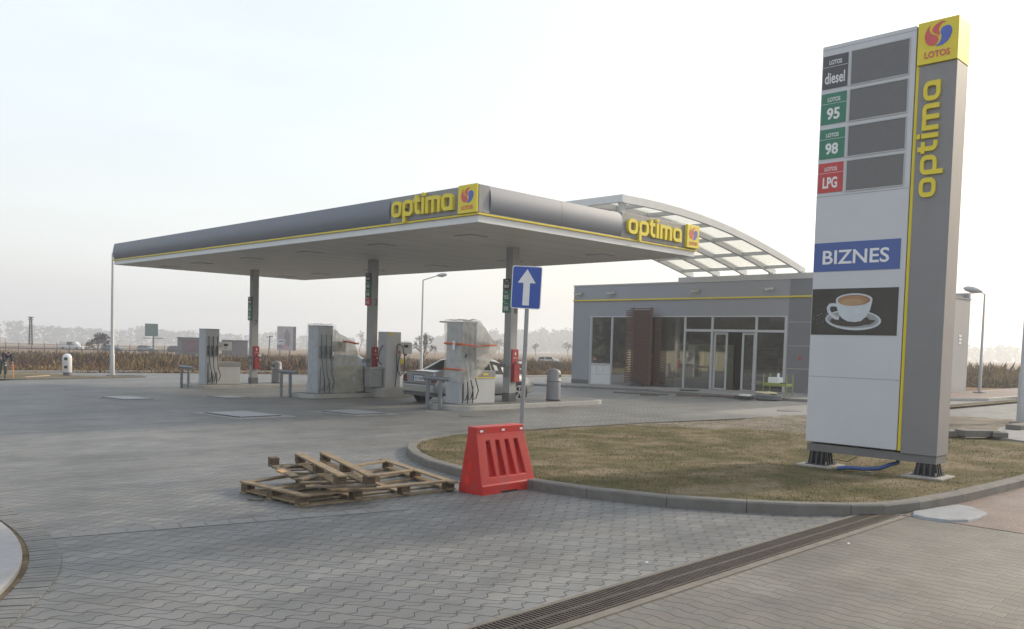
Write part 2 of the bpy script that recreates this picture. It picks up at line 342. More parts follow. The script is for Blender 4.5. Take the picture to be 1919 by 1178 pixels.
M_txt = mat('sign_white', (.75, .75, .76), .5, 0, .03, 5)
M_soffit = mat('soffit_panel', (.62, .59, .54), .5, 0, .05, .6)
M_steel = mat('galvanised', (.30, .31, .33), .45, .6, .12, 12)
M_alu = mat('aluminium_frame', (.48, .49, .51), .4, .2, .04, 3)
M_barrier = mat('red_plastic', (.47, .028, .024), .38, 0, .10, 3.5, .06, 40, .5, ((.24, .085, .07), 5, .5))
M_wood = mat('pallet_wood', (.245, .185, .12), .8, 0, .22, 9, .35, 90, .2, ((.15, .115, .08), 5, .7))
M_wood_old = mat('pallet_wood_old', (.155, .125, .09), .85, 0, .3, 8, .4, 90, .2, ((.07, .06, .05), 5, .7))
M_block = mat('chipboard_block', (.12, .088, .062), .9, 0, .3, 20, .4, 120, .2)
M_slat = mat('brown_slats', (.115, .058, .045), .6, 0, .15, 6)
M_carp = mat('silver_paint', (.30, .31, .33), .28, .55, .03, 2, coat=.6)
M_tyre = mat('tyre', (.02, .02, .021), .85)
M_rim = mat('alloy_rim', (.5, .5, .52), .35, .8)
M_lamp_r = mat('tail_lamp', (.09, .01, .015), .2)
M_cglass = mat('car_glass', (.012, .018, .016), .12, 0, .1, 3, spec=.22)
M_glass = glass_mat('shop_glass')
M_film = film_mat('plastic_film', .50, (.80, .78, .72), .18); M_film2 = film_mat('plastic_film_dense', .66, (.74, .71, .60), .2)
M_milk = film_mat('milky_sheet', .72, (.85, .84, .76), .4)
M_tape = mat('red_tape', (.62, .12, .04), .5)
M_rust = mat('drain_iron', (.075, .06, .05), .65, .4, .25, 12)
M_dark = mat('recess_shade', (.012, .011, .01), .9)  # near-black colour that paints in the shade of gaps and recesses
M_orange = mat('orange', (.7, .2, .05), .6)

# ------------------------------------------------------------------ ground sheets
def sheet(name, poly, mt, dz, kind='structure'):
    mb = MB(); mb.add([(x, y, gz(x, y, dz)) for x, y in poly], [tuple(range(len(poly)))]); return mb.build(name, mt, kind=kind)
g = MB(); xs = (-160, 1400); ys = (-160, -20, 50, 900, 1400)
for y in ys: g.add([(xs[0], y, gz(0, y, -.012)), (xs[1], y, gz(0, y, -.012))], [])
for i in range(4): g.f.append((2 * i, 2 * i + 1, 2 * i + 3, 2 * i + 2)); g.mi.append(0)
g.build('ground', M_field, kind='structure')
g = MB()
a = [(-25, -18), (60, -18), (60, 9.5), (47, 9.5), (47, 41), (39.3, 41), (40, 50), (-25, 50)]
g.add([(x, y, gz(x, y, 0)) for x, y in a], [tuple(range(8))])
b_ = [(-25, 50), (40, 50), (40.2, 52.0), (36, 54.2), (24, 55.4), (14, 57.2), (-25, 63)]
g.add([(x, y, gz(x, y, 0)) for x, y in b_], [tuple(range(7))])
g.build('forecourt_paving', M_pave, kind='structure')
sheet('paving_south', [(-25, -18), (60, -18), (60, 3.18), (-25, 3.18)], M_pave2, .004)
sheet('red_paving', [(8.74, 3.18), (60, 3.18), (60, -18), (8.60, -18), (8.66, 2.1)], M_pave3, .008)
# lighter course of pavers crossing the yard
mb = MB(); P0 = Vector((2.2, 7.6)); P1 = Vector((6.2, 6.45)); d = (P1 - P0).normalized(); nrm = Vector((-d.y, d.x)) * .1
for i in range(15):
    a = P0 + d * i * .215; b = a + d * .205; q = [a - nrm, b - nrm, b + nrm, a + nrm]
    mb.add([(p.x, p.y, gz(p.x, p.y, .0035)) for p in q], [(0, 1, 2, 3)])
mb.build('paving_strip', mat('pale_paver', (.17, .17, .165), .8, 0, .15, 4, .3), kind='structure')

def offset(poly, d, closed=True):
    P = [Vector(p) for p in poly]; n = len(P); o = []
    for i in range(n):
        a = P[i - 1] if (i > 0 or closed) else P[i]; b = P[(i + 1) % n] if (i < n - 1 or closed) else P[i]
        t1 = (P[i] - a); t2 = (b - P[i]); t1 = t1.normalized() if t1.length > 0 else t2.normalized(); t2 = t2.normalized() if t2.length > 0 else t1
        t = (t1 + t2).normalized(); nn = Vector((-t.y, t.x)); o.append(P[i] + nn * d / max(.5, nn.dot(Vector((-t1.y, t1.x)))))
    return o
def smoothline(p, it=2, closed=False):
    for _ in range(it):
        q = []; n = len(p)
        for i in range(n if closed else n - 1):
            a = Vector(p[i]); b = Vector(p[(i + 1) % n]); q += [a * .75 + b * .25, a * .25 + b * .75]
        if not closed: q = [Vector(p[0])] + q + [Vector(p[-1])]
        p = q
    return [tuple(v) for v in p]
def kerb(name, line, w, h, mt, closed=False, seg=1.0, base=-.03, gap=.006, bevel=0):
    """kerb stones laid along a line; the stones lie to the left of the direction of travel"""
    ln = [Vector(p) for p in line]
    if closed: ln.append(ln[0])
    cum = [0]
    for i in range(1, len(ln)): cum.append(cum[-1] + (ln[i] - ln[i - 1]).length)
    inn = offset([tuple(p) for p in ln], w, False)
    if closed:
        k = offset([tuple(p) for p in ln[:-1]], w, True); inn = k + [k[0]]
    mb = MB()
    for i in range(len(ln) - 1):
        a, b, c, d_ = ln[i], ln[i + 1], inn[i + 1], inn[i]
        n = max(1, round((b - a).length / seg)) if seg else 1
        for j in range(n):
            t0 = j / n; t1 = (j + 1) / n; g_ = gap / max(.05, (b - a).length) if (b - a).length > .5 else 0
            t1 -= g_
            q = [a.lerp(b, t0), a.lerp(b, t1), d_.lerp(c, t1), d_.lerp(c, t0)]
            ch = .015
            lo = [(p.x, p.y, gz(p.x, p.y, base)) for p in q]; mi_ = [(p.x, p.y, gz(p.x, p.y, h - ch)) for p in q]
            q2 = [q[0].lerp(q[3], ch / w), q[1].lerp(q[2], ch / w), q[2], q[3]]
            hi = [(p.x, p.y, gz(p.x, p.y, h)) for p in q2]
            mb.add(lo + mi_ + hi, [(3, 2, 1, 0), (0, 1, 5, 4), (1, 2, 6, 5), (2, 3, 7, 6), (3, 0, 4, 7), (4, 5, 9, 8), (5, 6, 10, 9), (6, 7, 11, 10), (7, 4, 8, 11), (8, 9, 10, 11)])
    o = mb.build(name, mt); return o
# planted island in front
front = [(60, 2.2), (30, 2.55), (14, 2.82), (11.86, 2.89), (10.95, 2.95), (10.04, 3.02), (9.12, 3.15), (8.62, 3.30), (8.34, 3.52), (7.99, 3.90), (7.71, 4.31), (7.34, 5.02), (7.13, 5.92), (7.09, 6.70), (7.10, 7.95), (7.36, 8.95), (7.73, 9.75), (8.14, 10.39), (8.62, 10.95), (9.21, 11.34), (9.97, 11.62), (10.9, 11.68), (12.22, 11.56), (15.25, 11.22), (20.85, 10.15), (30.5, 9.7), (60, 9.0)]
front = [(a, b) for a, b in front][::-1]   # counter-clockwise: interior on the left
isl = [(x, y) for x, y in front]
ob = kerb('island_kerb', isl, .15, .11, M_kerb, seg=1.0)
tag(ob, 'grey concrete kerb curving round the grassed island by the price tower', 'kerb')
inner = offset(isl, .15, False)
# lawn as a fine grid with gentle relief, clipped to the island
def inside(p, poly):
    c = False; n = len(poly); j = n - 1
    for i in range(n):
        if (poly[i][1] > p[1]) != (poly[j][1] > p[1]) and p[0] < (poly[j][0] - poly[i][0]) * (p[1] - poly[i][1]) / (poly[j][1] - poly[i][1]) + poly[i][0]: c = not c
        j = i
    return c
lawn_poly = [(p.x, p.y) for p in offset(isl, .02, False)]
def lawn_z(x, y): return gz(x, y, .085) - .075 * math.exp(-(max(0, abs(x - 12.0) - .4) ** 2 + max(0, abs(y - 4.75) - .9) ** 2) / .35) + .022 * noise.noise(Vector((x * .9, y * .9, 0))) + .006 * noise.noise(Vector((x * 4, y * 4, 3))) + (.07 * (.4 + noise.noise(Vector((x * 1.3, y * 1.3, 4)))) * min(1, (x - 18) / 2) if x > 18 else 0)
mb = MB(); idx = {}; step = .18; x0, x1_, y0, y1_ = 6.9, 24.0, 2.5, 12.0
nx = int((x1_ - x0) / step); ny = int((y1_ - y0) / step)
def gi(i, j):
    if (i, j) not in idx:
        x = x0 + i * step; y = y0 + j * step
        z = lawn_z(x, y); idx[(i, j)] = len(mb.v); mb.v.append((x, y, z))
    return idx[(i, j)]
tight = [(p.x, p.y) for p in offset(isl, .05, False)]
for i in range(nx):
    for j in range(ny):
        if all(inside((x0 + (i + a) * step, y0 + (j + b) * step), tight) for a, b in ((0, 0), (1, 0), (1, 1), (0, 1))):
            cxm = x0 + (i + .5) * step; cym = y0 + (j + .5) * step
            mb.f.append((gi(i, j), gi(i + 1, j), gi(i + 1, j + 1), gi(i, j + 1)))
            soil = cxm + 1.2 * noise.noise(Vector((cxm * .8, cym * .8, 9))) > 17.2 - (cym - 6) * .45
            mb.mi.append(1 if soil else 0)
mb.build('lawn', [M_lawn, M_dirt], kind='structure', smooth=True)
# flat soil below the grid so the edge strip next to the kerb is closed
mb = MB(); pl = [(p.x, p.y) for p in offset(isl, .06, False)]; pk = [(p.x, p.y) for p in offset(isl, .42, False)]
for (a, b), (c, d), (a2, b2), (c2, d2) in zip(pl, pl[1:], pk, pk[1:]): mb.add([(a, b, gz(a, b, .083)), (c, d, gz(c, d, .083)), (c2, d2, gz(c2, d2, .062)), (a2, b2, gz(a2, b2, .062))], [(0, 1, 2, 3)])
pk2 = [p for p in pk]; mb.add([(x, y, gz(x, y, -.03)) for x, y in pk2], [tuple(range(len(pk2)))]); mb.build('island_soil', M_lawn, kind='structure')
# grass blades
M_blade = mat('dry_grass_blades', (.16, .13, .065), .9, 0, .5, 1.5, spec=.1)
mb = MB(); mb.k = 0
for _ in range(90000):
    t = random.random(); x = 7.0 + 11.5 * t ** 1.6; y = random.uniform(2.8, 11.7)
    if not inside((x, y), tight): continue
    dn = noise.noise(Vector((x * .9, y * .9, 5))) + .5 * noise.noise(Vector((x * 3, y * 3, 1)))
    if dn < random.uniform(-.5, .5): continue
    z = lawn_z(x, y) - .004; a = random.uniform(0, 6.28); h = random.uniform(.008, .032); ww = .004; le = random.uniform(.0, .03); b_2 = random.uniform(0, 6.28)
    mb.add([(x - ww * math.cos(a), y - ww * math.sin(a), z), (x + ww * math.cos(a), y + ww * math.sin(a), z), (x + le * math.cos(b_2), y + le * math.sin(b_2), z + h)], [(0, 1, 2)])
    mb.mi[-1] = 1 if random.random() < .45 else 0
tag(mb.build('grass', [M_blade, mat('green_grass_blades', (.07, .08, .03), .9, 0, .4, 1.5, spec=.1)], kind='stuff'), 'thin short grass growing on the bare island soil', 'grass')

# bottom-left corner island
bl = smoothline([(2.08, 11.5), (2.34, 9.4), (2.34, 8.03), (2.12, 6.75), (1.71, 5.77), (1.0, 4.75), (.1, 3.9), (-1.2, 3.2)], 2)
bl = bl[::-1]  # travel so that the island is on the left
mb = MB(); ol = [Vector(p) for p in bl]; cum = 0
tot = []
for i in range(len(ol) - 1):
    a, b = ol[i], ol[i + 1]; L_ = (b - a).length; t = 0
    tot.append((a, b, L_))
pts = []; acc = 0
for a, b, L_ in tot:
    while acc < L_: pts.append((a.lerp(b, acc / L_), (b - a).normalized())); acc += .083
    acc -= L_
for p, d in pts:
    nn = Vector((-d.y, d.x)); hw = d * .0365
    q = [p - hw, p + hw, p + hw * .93 + nn * .205, p - hw * .93 + nn * .205]; z = .010 + random.uniform(0, .004)
    mb.add([(v.x, v.y, gz(v.x, v.y, -.02)) for v in q] + [(v.x, v.y, gz(v.x, v.y, z)) for v in q], [(4, 5, 6, 7), (0, 1, 5, 4), (1, 2, 6, 5), (2, 3, 7, 6), (3, 0, 4, 7)])
mb.build('paving_border', mat('border_brick', (.155, .155, .15), .8, 0, .2, 7, .3, 120, .3), kind='structure')
bi = offset(bl, .205, False); sheet('sand_gap', [(p.x, p.y) for p in bi] + [(-9, 4), (-9, 12)], patch_mat('sandy_soil', (.09, .07, .045), (.15, .115, .075), (.2, .16, .11), 3), .006)
ob = kerb('corner_kerb', [(p.x, p.y) for p in offset(bl, .25, False)], .30, .05, mat('kerb_slab', (.27, .27, .275), .8, 0, .12, 4, .3, 90), seg=.0)
tag(ob, 'smooth grey kerb slabs at the lower left corner behind a brick border', 'kerb')
sheet('corner_pavement', [(p.x, p.y) for p in offset(bl, .55, False)] + [(-9, 4), (-9, 12)], M_conc, .045)

# slot drain
dr = thing('slot_drain', 'long rusty iron slot drain crossing the foreground paving', 'drain', (5.5, 3.32, gz(0, 3.32)))
mb = MB(); mb.add([(2.2, 3.17, gz(0, 3.17, .010)), (8.66, 3.17, gz(0, 3.17, .010)), (8.66, 3.47, gz(0, 3.47, .010)), (2.2, 3.47, gz(0, 3.47, .010))], [(0, 1, 2, 3)]); mb.build('channel_shade', M_dark, dr)  # flat dark sheet on the paving, painted as the shade of an uncut trench
mb = MB()
for y, ww in ((3.178, .016), (3.312, .028), (3.447, .012)):
    mb.box(2.2, 8.66, y - ww / 2, y + ww / 2, gz(0, y, .005), gz(0, y, .021))
mb.build('rail', M_rust, dr)
mb = MB(); x = 2.2
while x < 8.64:
    mb.box(x, x + .016, 3.187, 3.297, gz(0, 3.24, .006), gz(0, 3.24, .0185)); mb.box(x + .004, x + .020, 3.327, 3.440, gz(0, 3.38, .006), gz(0, 3.38, .0185)); x += .031
mb.build('grating', M_rust, dr)
mb = MB(); mb.box(2.2, 8.66, 3.455, 3.50, gz(0, 3.5, -.01), gz(0, 3.47, .014)); mb.box(2.2, 8.66, 3.10, 3.168, gz(0, 3.1, -.01), gz(0, 3.13, .014)); mb.build('concrete_edge', mat('drain_edge', (.15, .135, .115), .85, 0, .2, 6, .3), dr)
pc = [(8.68, 2.74), (8.86, 2.60), (9.1, 2.58), (9.46, 2.60), (9.72, 2.82), (9.78, 2.98), (9.4, 3.08), (9.14, 3.12), (8.95, 3.17), (8.74, 3.10), (8.66, 2.95)]
mb = MB(); mb.hexa([(x, y, gz(x, y, -.01)) for x, y in pc], [(x + (9.2 - x) * .06, y + (2.85 - y) * .06, gz(x, y, .030)) for x, y in pc]); tag(mb.build('concrete_patch', mat('fresh_concrete', (.23, .24, .255), .8, 0, .15, 7, .5, 40), bevel=.01), 'pale fresh concrete patch at the right end of the drain by the kerb', 'concrete patch')

# tank slabs and covers
def slab(cx, cy, sx, sy, label):
    t = thing('tank_cover', label, 'manhole cover', (cx, cy, gz(cx, cy)), 0, 'concrete framed tank covers in the paving')
    mb = MB(); z = gz(cx, cy); q = [(cx - sx / 2, cy - sy / 2), (cx + sx / 2, cy - sy / 2), (cx + sx / 2, cy + sy / 2), (cx - sx / 2, cy + sy / 2)]
    mb.hexa([(x, y, gz(x, y, -.02)) for x, y in q], [(x, y, gz(x, y, .012)) for x, y in q]); mb.build('slab', M_conc, t)
    k = .68; q = [((x - cx) * k + cx, (y - cy) * k + cy) for x, y in q]
    mb = MB(); mb.hexa([(x, y, gz(x, y, .0)) for x, y in q], [(x, y, gz(x, y, .035)) for x, y in q]); mb.build('lid', mat('lid_plate', (.26, .27, .29), .5, .2, .15, 6), t)
    q2 = offset(q, -.05); mb = MB(); mb.hexa([(p.x, p.y, gz(p.x, p.y, .0)) for p in q2], [(p.x, p.y, gz(p.x, p.y, .020)) for p in q2]); mb.build('rim', M_dark, t)
slab(10.45, 27.6, 1.25, 2.6, 'pale tank cover farthest left on the paving, beyond the pallets')
slab(10.0, 19.2, 1.45, 2.5, 'pale tank cover in the paving, second from the left and nearest the camera')
slab(12.65, 18.35, 1.3, 2.1, 'pale tank cover in the paving in front of the middle bollard rail')
slab(13.35, 26.6, 1.1, 1.9, 'pale tank cover in the paving just before the left pump island')
for i, (x, y, lb) in enumerate(((11.10, 34.45, 'dark round manhole cover far left on the paving near the lamp post'), (23.66, 11.97, 'dark round manhole cover near the foot of the price tower side of the shop'), (14.49, 15.80, 'dark round manhole cover in front of the nearest wrapped pump'))):
    mb = MB(); mb.lathe([(.36, -.01), (.36, .014), (.30, .016)], (x, y, gz(x, y)), 20); tag(mb.build('manhole_cover', M_dgrey, loc=(x, y, gz(x, y))), lb, 'manhole cover')

# right side: pavement strips, kerb stones lying about
mb = MB(); q = [(17.3, 4.1), (24.5, 3.9), (24.5, 5.4), (20.5, 5.5), (18.0, 5.05)]
mb.hexa([(x, y, gz(x, y, .03)) for x, y in q], [(x, y, gz(x, y, .125)) for x, y in q]); mb.build('path', M_conc, kind='structure')
mb = MB(); q = [(27, 9.55), (60, 8.3), (60, 11.0), (33, 11.6)]
def sheet2(n_, q, m_, dz): sheet(n_, q, m_, dz)
sheet('access_road', [(20.9, 10.2), (30, 9.75), (60, 8.9), (60, 13.2), (21, 13.2)], M_road, .004)
def stone(cx, cy, L_, w_, h_, rz, z, label, tilt=0):
    mb = MB(); mb.box(-L_ / 2, L_ / 2, -w_ / 2, w_ / 2, 0, h_); o = mb.build('kerb_stone', M_kerb, bevel=.012)
    o.location = (cx, cy, gz(cx, cy, z)); o.rotation_euler = (tilt, 0, rz); return tag(o, label, 'kerb stone')
stone(17.6, 6.55, 1.9, .12, .42, R_(-40), .07, 'large upright grey kerb block lying behind the price tower')
stone(17.35, 5.75, 1.0, .3, .12, R_(-42), .10, 'flat grey kerb stone just right of the price tower below the large block')
stone(17.75, 5.15, .75, .3, .12, R_(-35), .125, 'short rough kerb stone lying on the pale path beside the price tower')
stone(20.9, 5.05, 1.6, .3, .10, R_(-8), .125, 'long pale kerb stone at the right edge of the picture on the path')
stone(17.95, 4.82, .4, .25, .1, R_(20), .125, 'small broken kerb piece lying right of the short rough stone')

# back of the forecourt
kb = smoothline([(14, 57.6), (24, 55.8), (36, 54.5), (40.5, 52.2), (40.2, 46), (39.0, 41.3), (47.5, 41.2)], 1)
tag(kerb('far_kerb', kb, .18, .13, M_kerb_far, seg=0), 'long pale kerb along the far edge of the forecourt', 'kerb')
lw = [(-25, 44.0), (3, 44.6), (11.3, 45.2), (16, 46.9), (19.2, 48.0), (19.4, 48.5), (17.6, 49.4), (16.3, 52), (-25, 58)]
mb = MB()
tag(kerb('left_kerb', [(x, y) for x, y in smoothline(lw[:6], 1)] + [(17.6, 49.5)], .14, .10, mat('dark_kerb', (.12, .115, .105), .85, 0, .2, 4), seg=0), 'dark kerb round the grass strip at the left with the lamp post', 'kerb')
for part in ([p for p in lw if p[1] <= 49.5],):
    mb.add([(x, y, gz(x, y, .07)) for x, y in part] + [], [tuple(range(len(part)))])
mb = MB(); q = [(-25, 44.1), (3, 44.7), (11.3, 45.3), (16, 47.0), (19.1, 48.05), (17.6, 49.45), (16.4, 50), (-25, 50)]
mb.add([(x, y, gz(x, y, .075)) for x, y in q], [tuple(range(8))]); q = [(-25, 50), (16.4, 50), (15.8, 56.9), (-25, 62.5)]; mb.add([(x, y, gz(x, y, .075)) for x, y in q], [(0, 1, 2, 3)])
mb.build('grass_strip', patch_mat('worn_grass', (.085, .085, .04), (.14, .115, .065), (.19, .16, .11), .5), kind='structure')
sheet('field_verge', [(47.2, 41.5), (80, 41.5), (80, 49.9), (41.2, 49.9), (40.6, 46), (39.6, 41.6)], patch_mat('dry_verge', (.15, .12, .065), (.2, .155, .09), (.22, .18, .12), .4), .006)

# ------------------------------------------------------------------ canopy
AX, AY, AZ = Vector((1, 0, 0)), Vector((0, 1, 0)), Vector((0, 0, 1))
CX0, CX1, CY0, CY1, CZ = 13.75, 22.85, 15.0, 37.7, 4.385
cn = thing('canopy', 'large grey fuel station canopy with yellow lettering on three square columns', 'canopy', (18.3, 26, gz(0, 26)))
mb = MB()
mb.box(CX0 + .02, CX1 - .02, CY0 + .02, CY1 - .02, CZ, CZ + .12)
mb.build('soffit', M_soffit, cn)
mb = MB()
y = CY0 + .02
while y < CY1: mb.box(CX0 + .06, CX1 - .06, y - .006, y + .006, CZ - .003, CZ + .001); y += 1.1
mb.build('soffit_joints', mat('soffit_joint', (.36, .345, .32), .6), cn)
mb = MB(); mb.box(CX0 + .15, CX1 - .15, CY0 + .15, CY1 - .15, CZ + .13, 5.12); mb.build('roof_deck', M_lgrey, cn)
for i, (x, y) in enumerate([(x, y) for x in (15.5, 21.0) for y in (17.2, 21.2, 25.2, 29.2, 33.2, 36.2)]):
    mb = MB(); mb.box(x - .28, x + .28, y - .28, y + .28, CZ - .018, CZ - .004); fx = mb.build('ceiling_light', mat('unlit_lamp', (.5, .5, .48), .3), cn)
    mb = MB(); mb.box(x - .33, x + .33, y - .33, y + .33, CZ - .012, CZ - .0035); mb.build('frame', M_grey, fx)
mb = MB()   # white lower band on four sides
for (x0, x1, y0, y1) in ((CX0 - .03, CX0 + .02, CY0 - .03, CY1 + .03), (CX1 - .02, CX1 + .03, CY0 - .03, CY1 + .03), (CX0 + .02, CX1 - .02, CY0 - .03, CY0 + .02), (CX0 + .02, CX1 - .02, CY1 - .02, CY1 + .03)):
    mb.box(x0, x1, y0, y1, CZ - .004, 4.545)
mb.build('white_band', M_white, cn)
def ring(x0, x1, y0, y1, t, z0, z1, m_, nm):
    mb = MB(); mb.box(x0 - t, x0, y0 - t, y1 + t, z0, z1); mb.box(x1, x1 + t, y0 - t, y1 + t, z0, z1); mb.box(x0, x1, y0 - t, y0, z0, z1); mb.box(x0, x1, y1, y1 + t, z0, z1); return mb.build(nm, m_, cn, bevel=.004)
ring(CX0 - .03, CX1 + .03, CY0 - .03, CY1 + .03, .05, 4.547, 4.590, M_yel_line, 'yellow_trim')
ring(CX0 - .05, CX1 + .05, CY0 - .05, CY1 + .05, .015, 4.592, 4.612, M_dgrey, 'shadow_gap')
# bulged silver fascia and flat sign panels
ZB, ZT = 4.614, 5.262
def bulge(a0, a1, fixed, axis, out):
    pr = []
    for k in range(13):
        t = k / 12; pr.append((.065 * math.sin(math.pi * (t ** .85)) * (1 if t < 1 else 0) , ZB + (ZT - ZB) * t))
    mb = MB(); n = len(pr); vs = []
    segs = max(1, int(abs(a1 - a0) / 3)); st = [a0 + (a1 - a0) * i / segs for i in range(segs + 1)]
    for a in st:
        for o_, z in pr:
            vs.append((fixed + out * (o_ + .0), a, z) if axis == 'y' else (a, fixed + out * o_, z))
        vs.append((fixed - out * .12, a, ZT) if axis == 'y' else (a, fixed - out * .12, ZT)); vs.append((fixed - out * .12, a, ZB) if axis == 'y' else (a, fixed - out * .12, ZB))
    m_ = n + 2; fs = []
    for i in range(segs):
        for k in range(m_): fs.append((i * m_ + k, i * m_ + (k + 1) % m_, (i + 1) * m_ + (k + 1) % m_, (i + 1) * m_ + k))
    fs += [tuple(range(m_ - 1, -1, -1)), tuple(range(segs * m_, segs * m_ + m_))]
    mb.add(vs, fs); return mb
o_ = .03
for mbx in (bulge(18.38, CY1 + .03, CX0 - o_, 'y', -1), bulge(14.06, 19.14, CY0 - o_, 'x', -1), bulge(CX0 - .03, CX1 + .03, CY1 + o_, 'x', 1), bulge(18, CY1 + .03, CX1 + o_, 'y', 1)):
    mbx.build('fascia', M_silver, cn, smooth=50)
for a in [18.38 + 3.22 * k for k in range(1, 6)]: bulge(a, a + .012, CX0 - o_ - .0015, 'y', -1).build('fascia_seam', M_dgrey, cn, smooth=50)
bulge(16.6, 16.612, CY0 - o_ - .0015, 'x', -1).build('fascia_seam', M_dgrey, cn, smooth=50)
mb = MB(); mb.box(CX0 - .05, CX0 + .1, CY0 - .05, 18.376, ZB, ZT); mb.box(CX0 + .1, 14.056, CY0 - .05, CY0 + .1, ZB, ZT); mb.build('sign_panel', M_flatsil, cn, bevel=.006)
mb = MB(); mb.box(19.144, CX1 + .05, CY0 - .05, CY0 + .1, ZB, ZT + .04); mb.box(CX1 - .1, CX1 + .05, CY0 + .1, 17.99, ZB, ZT)
mb.build('sign_panel', M_flatsil, cn, bevel=.006)
frL = (Vector((CX0 - .052, 18.22, 4.72)), -AY, AZ)
mb = MB(); optima(mb, frL, (0, 0), 2.42 / OPT_W, .09, .41); mb.build('lettering', M_yellow, cn)
frR = (Vector((19.36, CY0 - .052, 4.73)), AX, AZ)
mb = MB(); optima(mb, frR, (0, 0), 2.62 / OPT_W, .09, .42); mb.build('lettering', M_yellow, cn)
def logo_box(fr, w_, h_, d_, parent, nm='emblem_box'):
    mb = MB(); mb.fprism(fr, [(0, 0), (w_, 0), (w_, h_), (0, h_)], 0, d_); bx_ = mb.build(nm, M_yellow, parent, bevel=.006)
    mb = MB(); logo(mb, fr, w_, h_, d_ + .001, (0, 1), .006); mb.build('emblem', [M_logored, M_logoblue], bx_)
    return bx_
logo_box((Vector((CX0 - .052, 15.62, 4.605)), -AY, AZ), .66, .67, .06, cn)
logo_box((Vector((22.28, CY0 - .052, 4.625)), AX, AZ), .66, .70, .10, cn)
# columns
cols = [(18.12, 18.2, 'nearest'), (18.22, 25.4, 'middle'), (18.3, 34.2, 'farthest')]
for (x, y, _) in cols:
    z0 = gz(x, y, .15); mb = MB(); mb.box(x - .14, x + .14, y - .14, y + .14, z0, CZ + .05); c_ = mb.build('column', M_lgrey if 0 else mat('column_paint', (.33, .33, .335), .5, 0, .05, 1), cn, bevel=.006)
    mb = MB(); mb.box(x - .152, x + .152, y - .152, y + .152, z0, z0 + .26); mb.build('column_base', M_dgrey, c_)
for (x, y, _), dg, zz in zip(cols, '137', (2.43, 2.75, 2.0)):
    mb = MB(); put_text(mb, dg, (Vector((x - .02, y - .1405, zz)), AX, AZ), 0, .13, 0, .24, .01, .003); mb.build('column_number', M_dgrey, cn)
# price strips on the columns
def strip(x, y, ztop, items, label):
    x -= .145; t = thing('fuel_sign', label, 'sign', (x, y, ztop), 0, 'vertical fuel grade signs on the canopy columns')
    h = .34 if len(items) == 3 else .29; w_ = .30; y0 = y + .19
    for i, (c, s_) in enumerate(items):
        z = ztop - (i + 1) * h; fr = (Vector((x, y0, z)), -AY, AZ)
        mb = MB(); mb.fprism(fr, [(0, .004), (w_, .004), (w_, h - .004), (0, h - .004)], 0, .05)
        p_ = mb.build('grade_panel', c, t)
        mb = MB(); put_text(mb, 'LOTOS', fr, .08, .22, h * .76, h * .88, .02, .003, .0505); put_text(mb, s_, fr, .05, .25, h * .2, h * .58, .02, .003, .0505)
        mb.fprism(fr, [(.0, h * .655), (w_, h * .655), (w_, h * .67), (.0, h * .67)], .0505, .0525); mb.build('lettering', M_txt, p_)
strip(18.12, 18.2, 3.46, [(M_char, 'diesel'), (M_green, '95'), (M_green, '98')], 'black and green fuel grade sign on the nearest canopy column')
strip(18.22, 25.4, 3.90, [(M_char, 'diesel'), (M_green, '95'), (M_green, '98'), (M_red, 'LPG')], 'black green and red fuel grade sign on the middle canopy column')
strip(18.3, 34.2, 3.22, [(M_char, 'diesel'), (M_green, '95'), (M_green, '98')], 'dark green fuel grade sign on the farthest canopy column')
def redbox(x, y, zt, label):
    t = thing('extinguisher_cabinet', label, 'fire cabinet', (x, y - .14, zt - 1.0), 0, 'red fire cabinets on the canopy columns')
    fr = (Vector((x - .09, y - .1405, zt - .98)), AX, AZ)
    mb = MB(); mb.fprism(fr, [(0, 0), (.27, 0), (.27, .98), (0, .98)], 0, .04); mb.fprism(fr, [(.02, 0), (.25, 0), (.25, .55), (.02, .55)], .041, .13); mb.build('cabinet', mat('cabinet_red', (.33, .028, .032), .45, 0, .1, 6), t, bevel=.01)
    mb = MB(); fl = [(.115, .80), (.15, .80), (.165, .84), (.15, .88), (.135, .91), (.125, .88), (.105, .85)]
    mb.fprism(fr, fl, .041, .044); put_text(mb, 'GASNICA', fr, .05, .22, .70, .73, .01, .003, .041); mb.build('lettering', M_txt, t)
    mb = MB(); mb.fprism(fr, [(.18, .55), (.29, .55), (.29, .62), (.18, .62)], .041, .16); mb.fprism(fr, [(.23, .37), (.275, .37), (.275, .41), (.23, .41)], .12, .16); mb.build('handle', M_txt, t)
    fr2 = (Vector((x - .1405, y + .16, zt - .7)), -AY, AZ)
    mb = MB(); mb.fprism(fr2, [(-.02, .15), (.26, .15), (.26, .27), (-.02, .27)], 0, .13); mb.fprism(fr2, [(.08, -.13), (.27, -.13), (.27, .05), (.08, .05)], 0, .04); mb.build('wiper_holder', mat('holder_grey', (.2, .2, .21), .5), t, bevel=.01)
redbox(18.12, 18.2, 1.36, 'red fire cabinet on the nearest canopy column')
redbox(18.22, 25.4, 1.26, 'red fire cabinet on the middle canopy column')
redbox(18.3, 34.2, 1.09, 'red fire cabinet on the farthest canopy column')

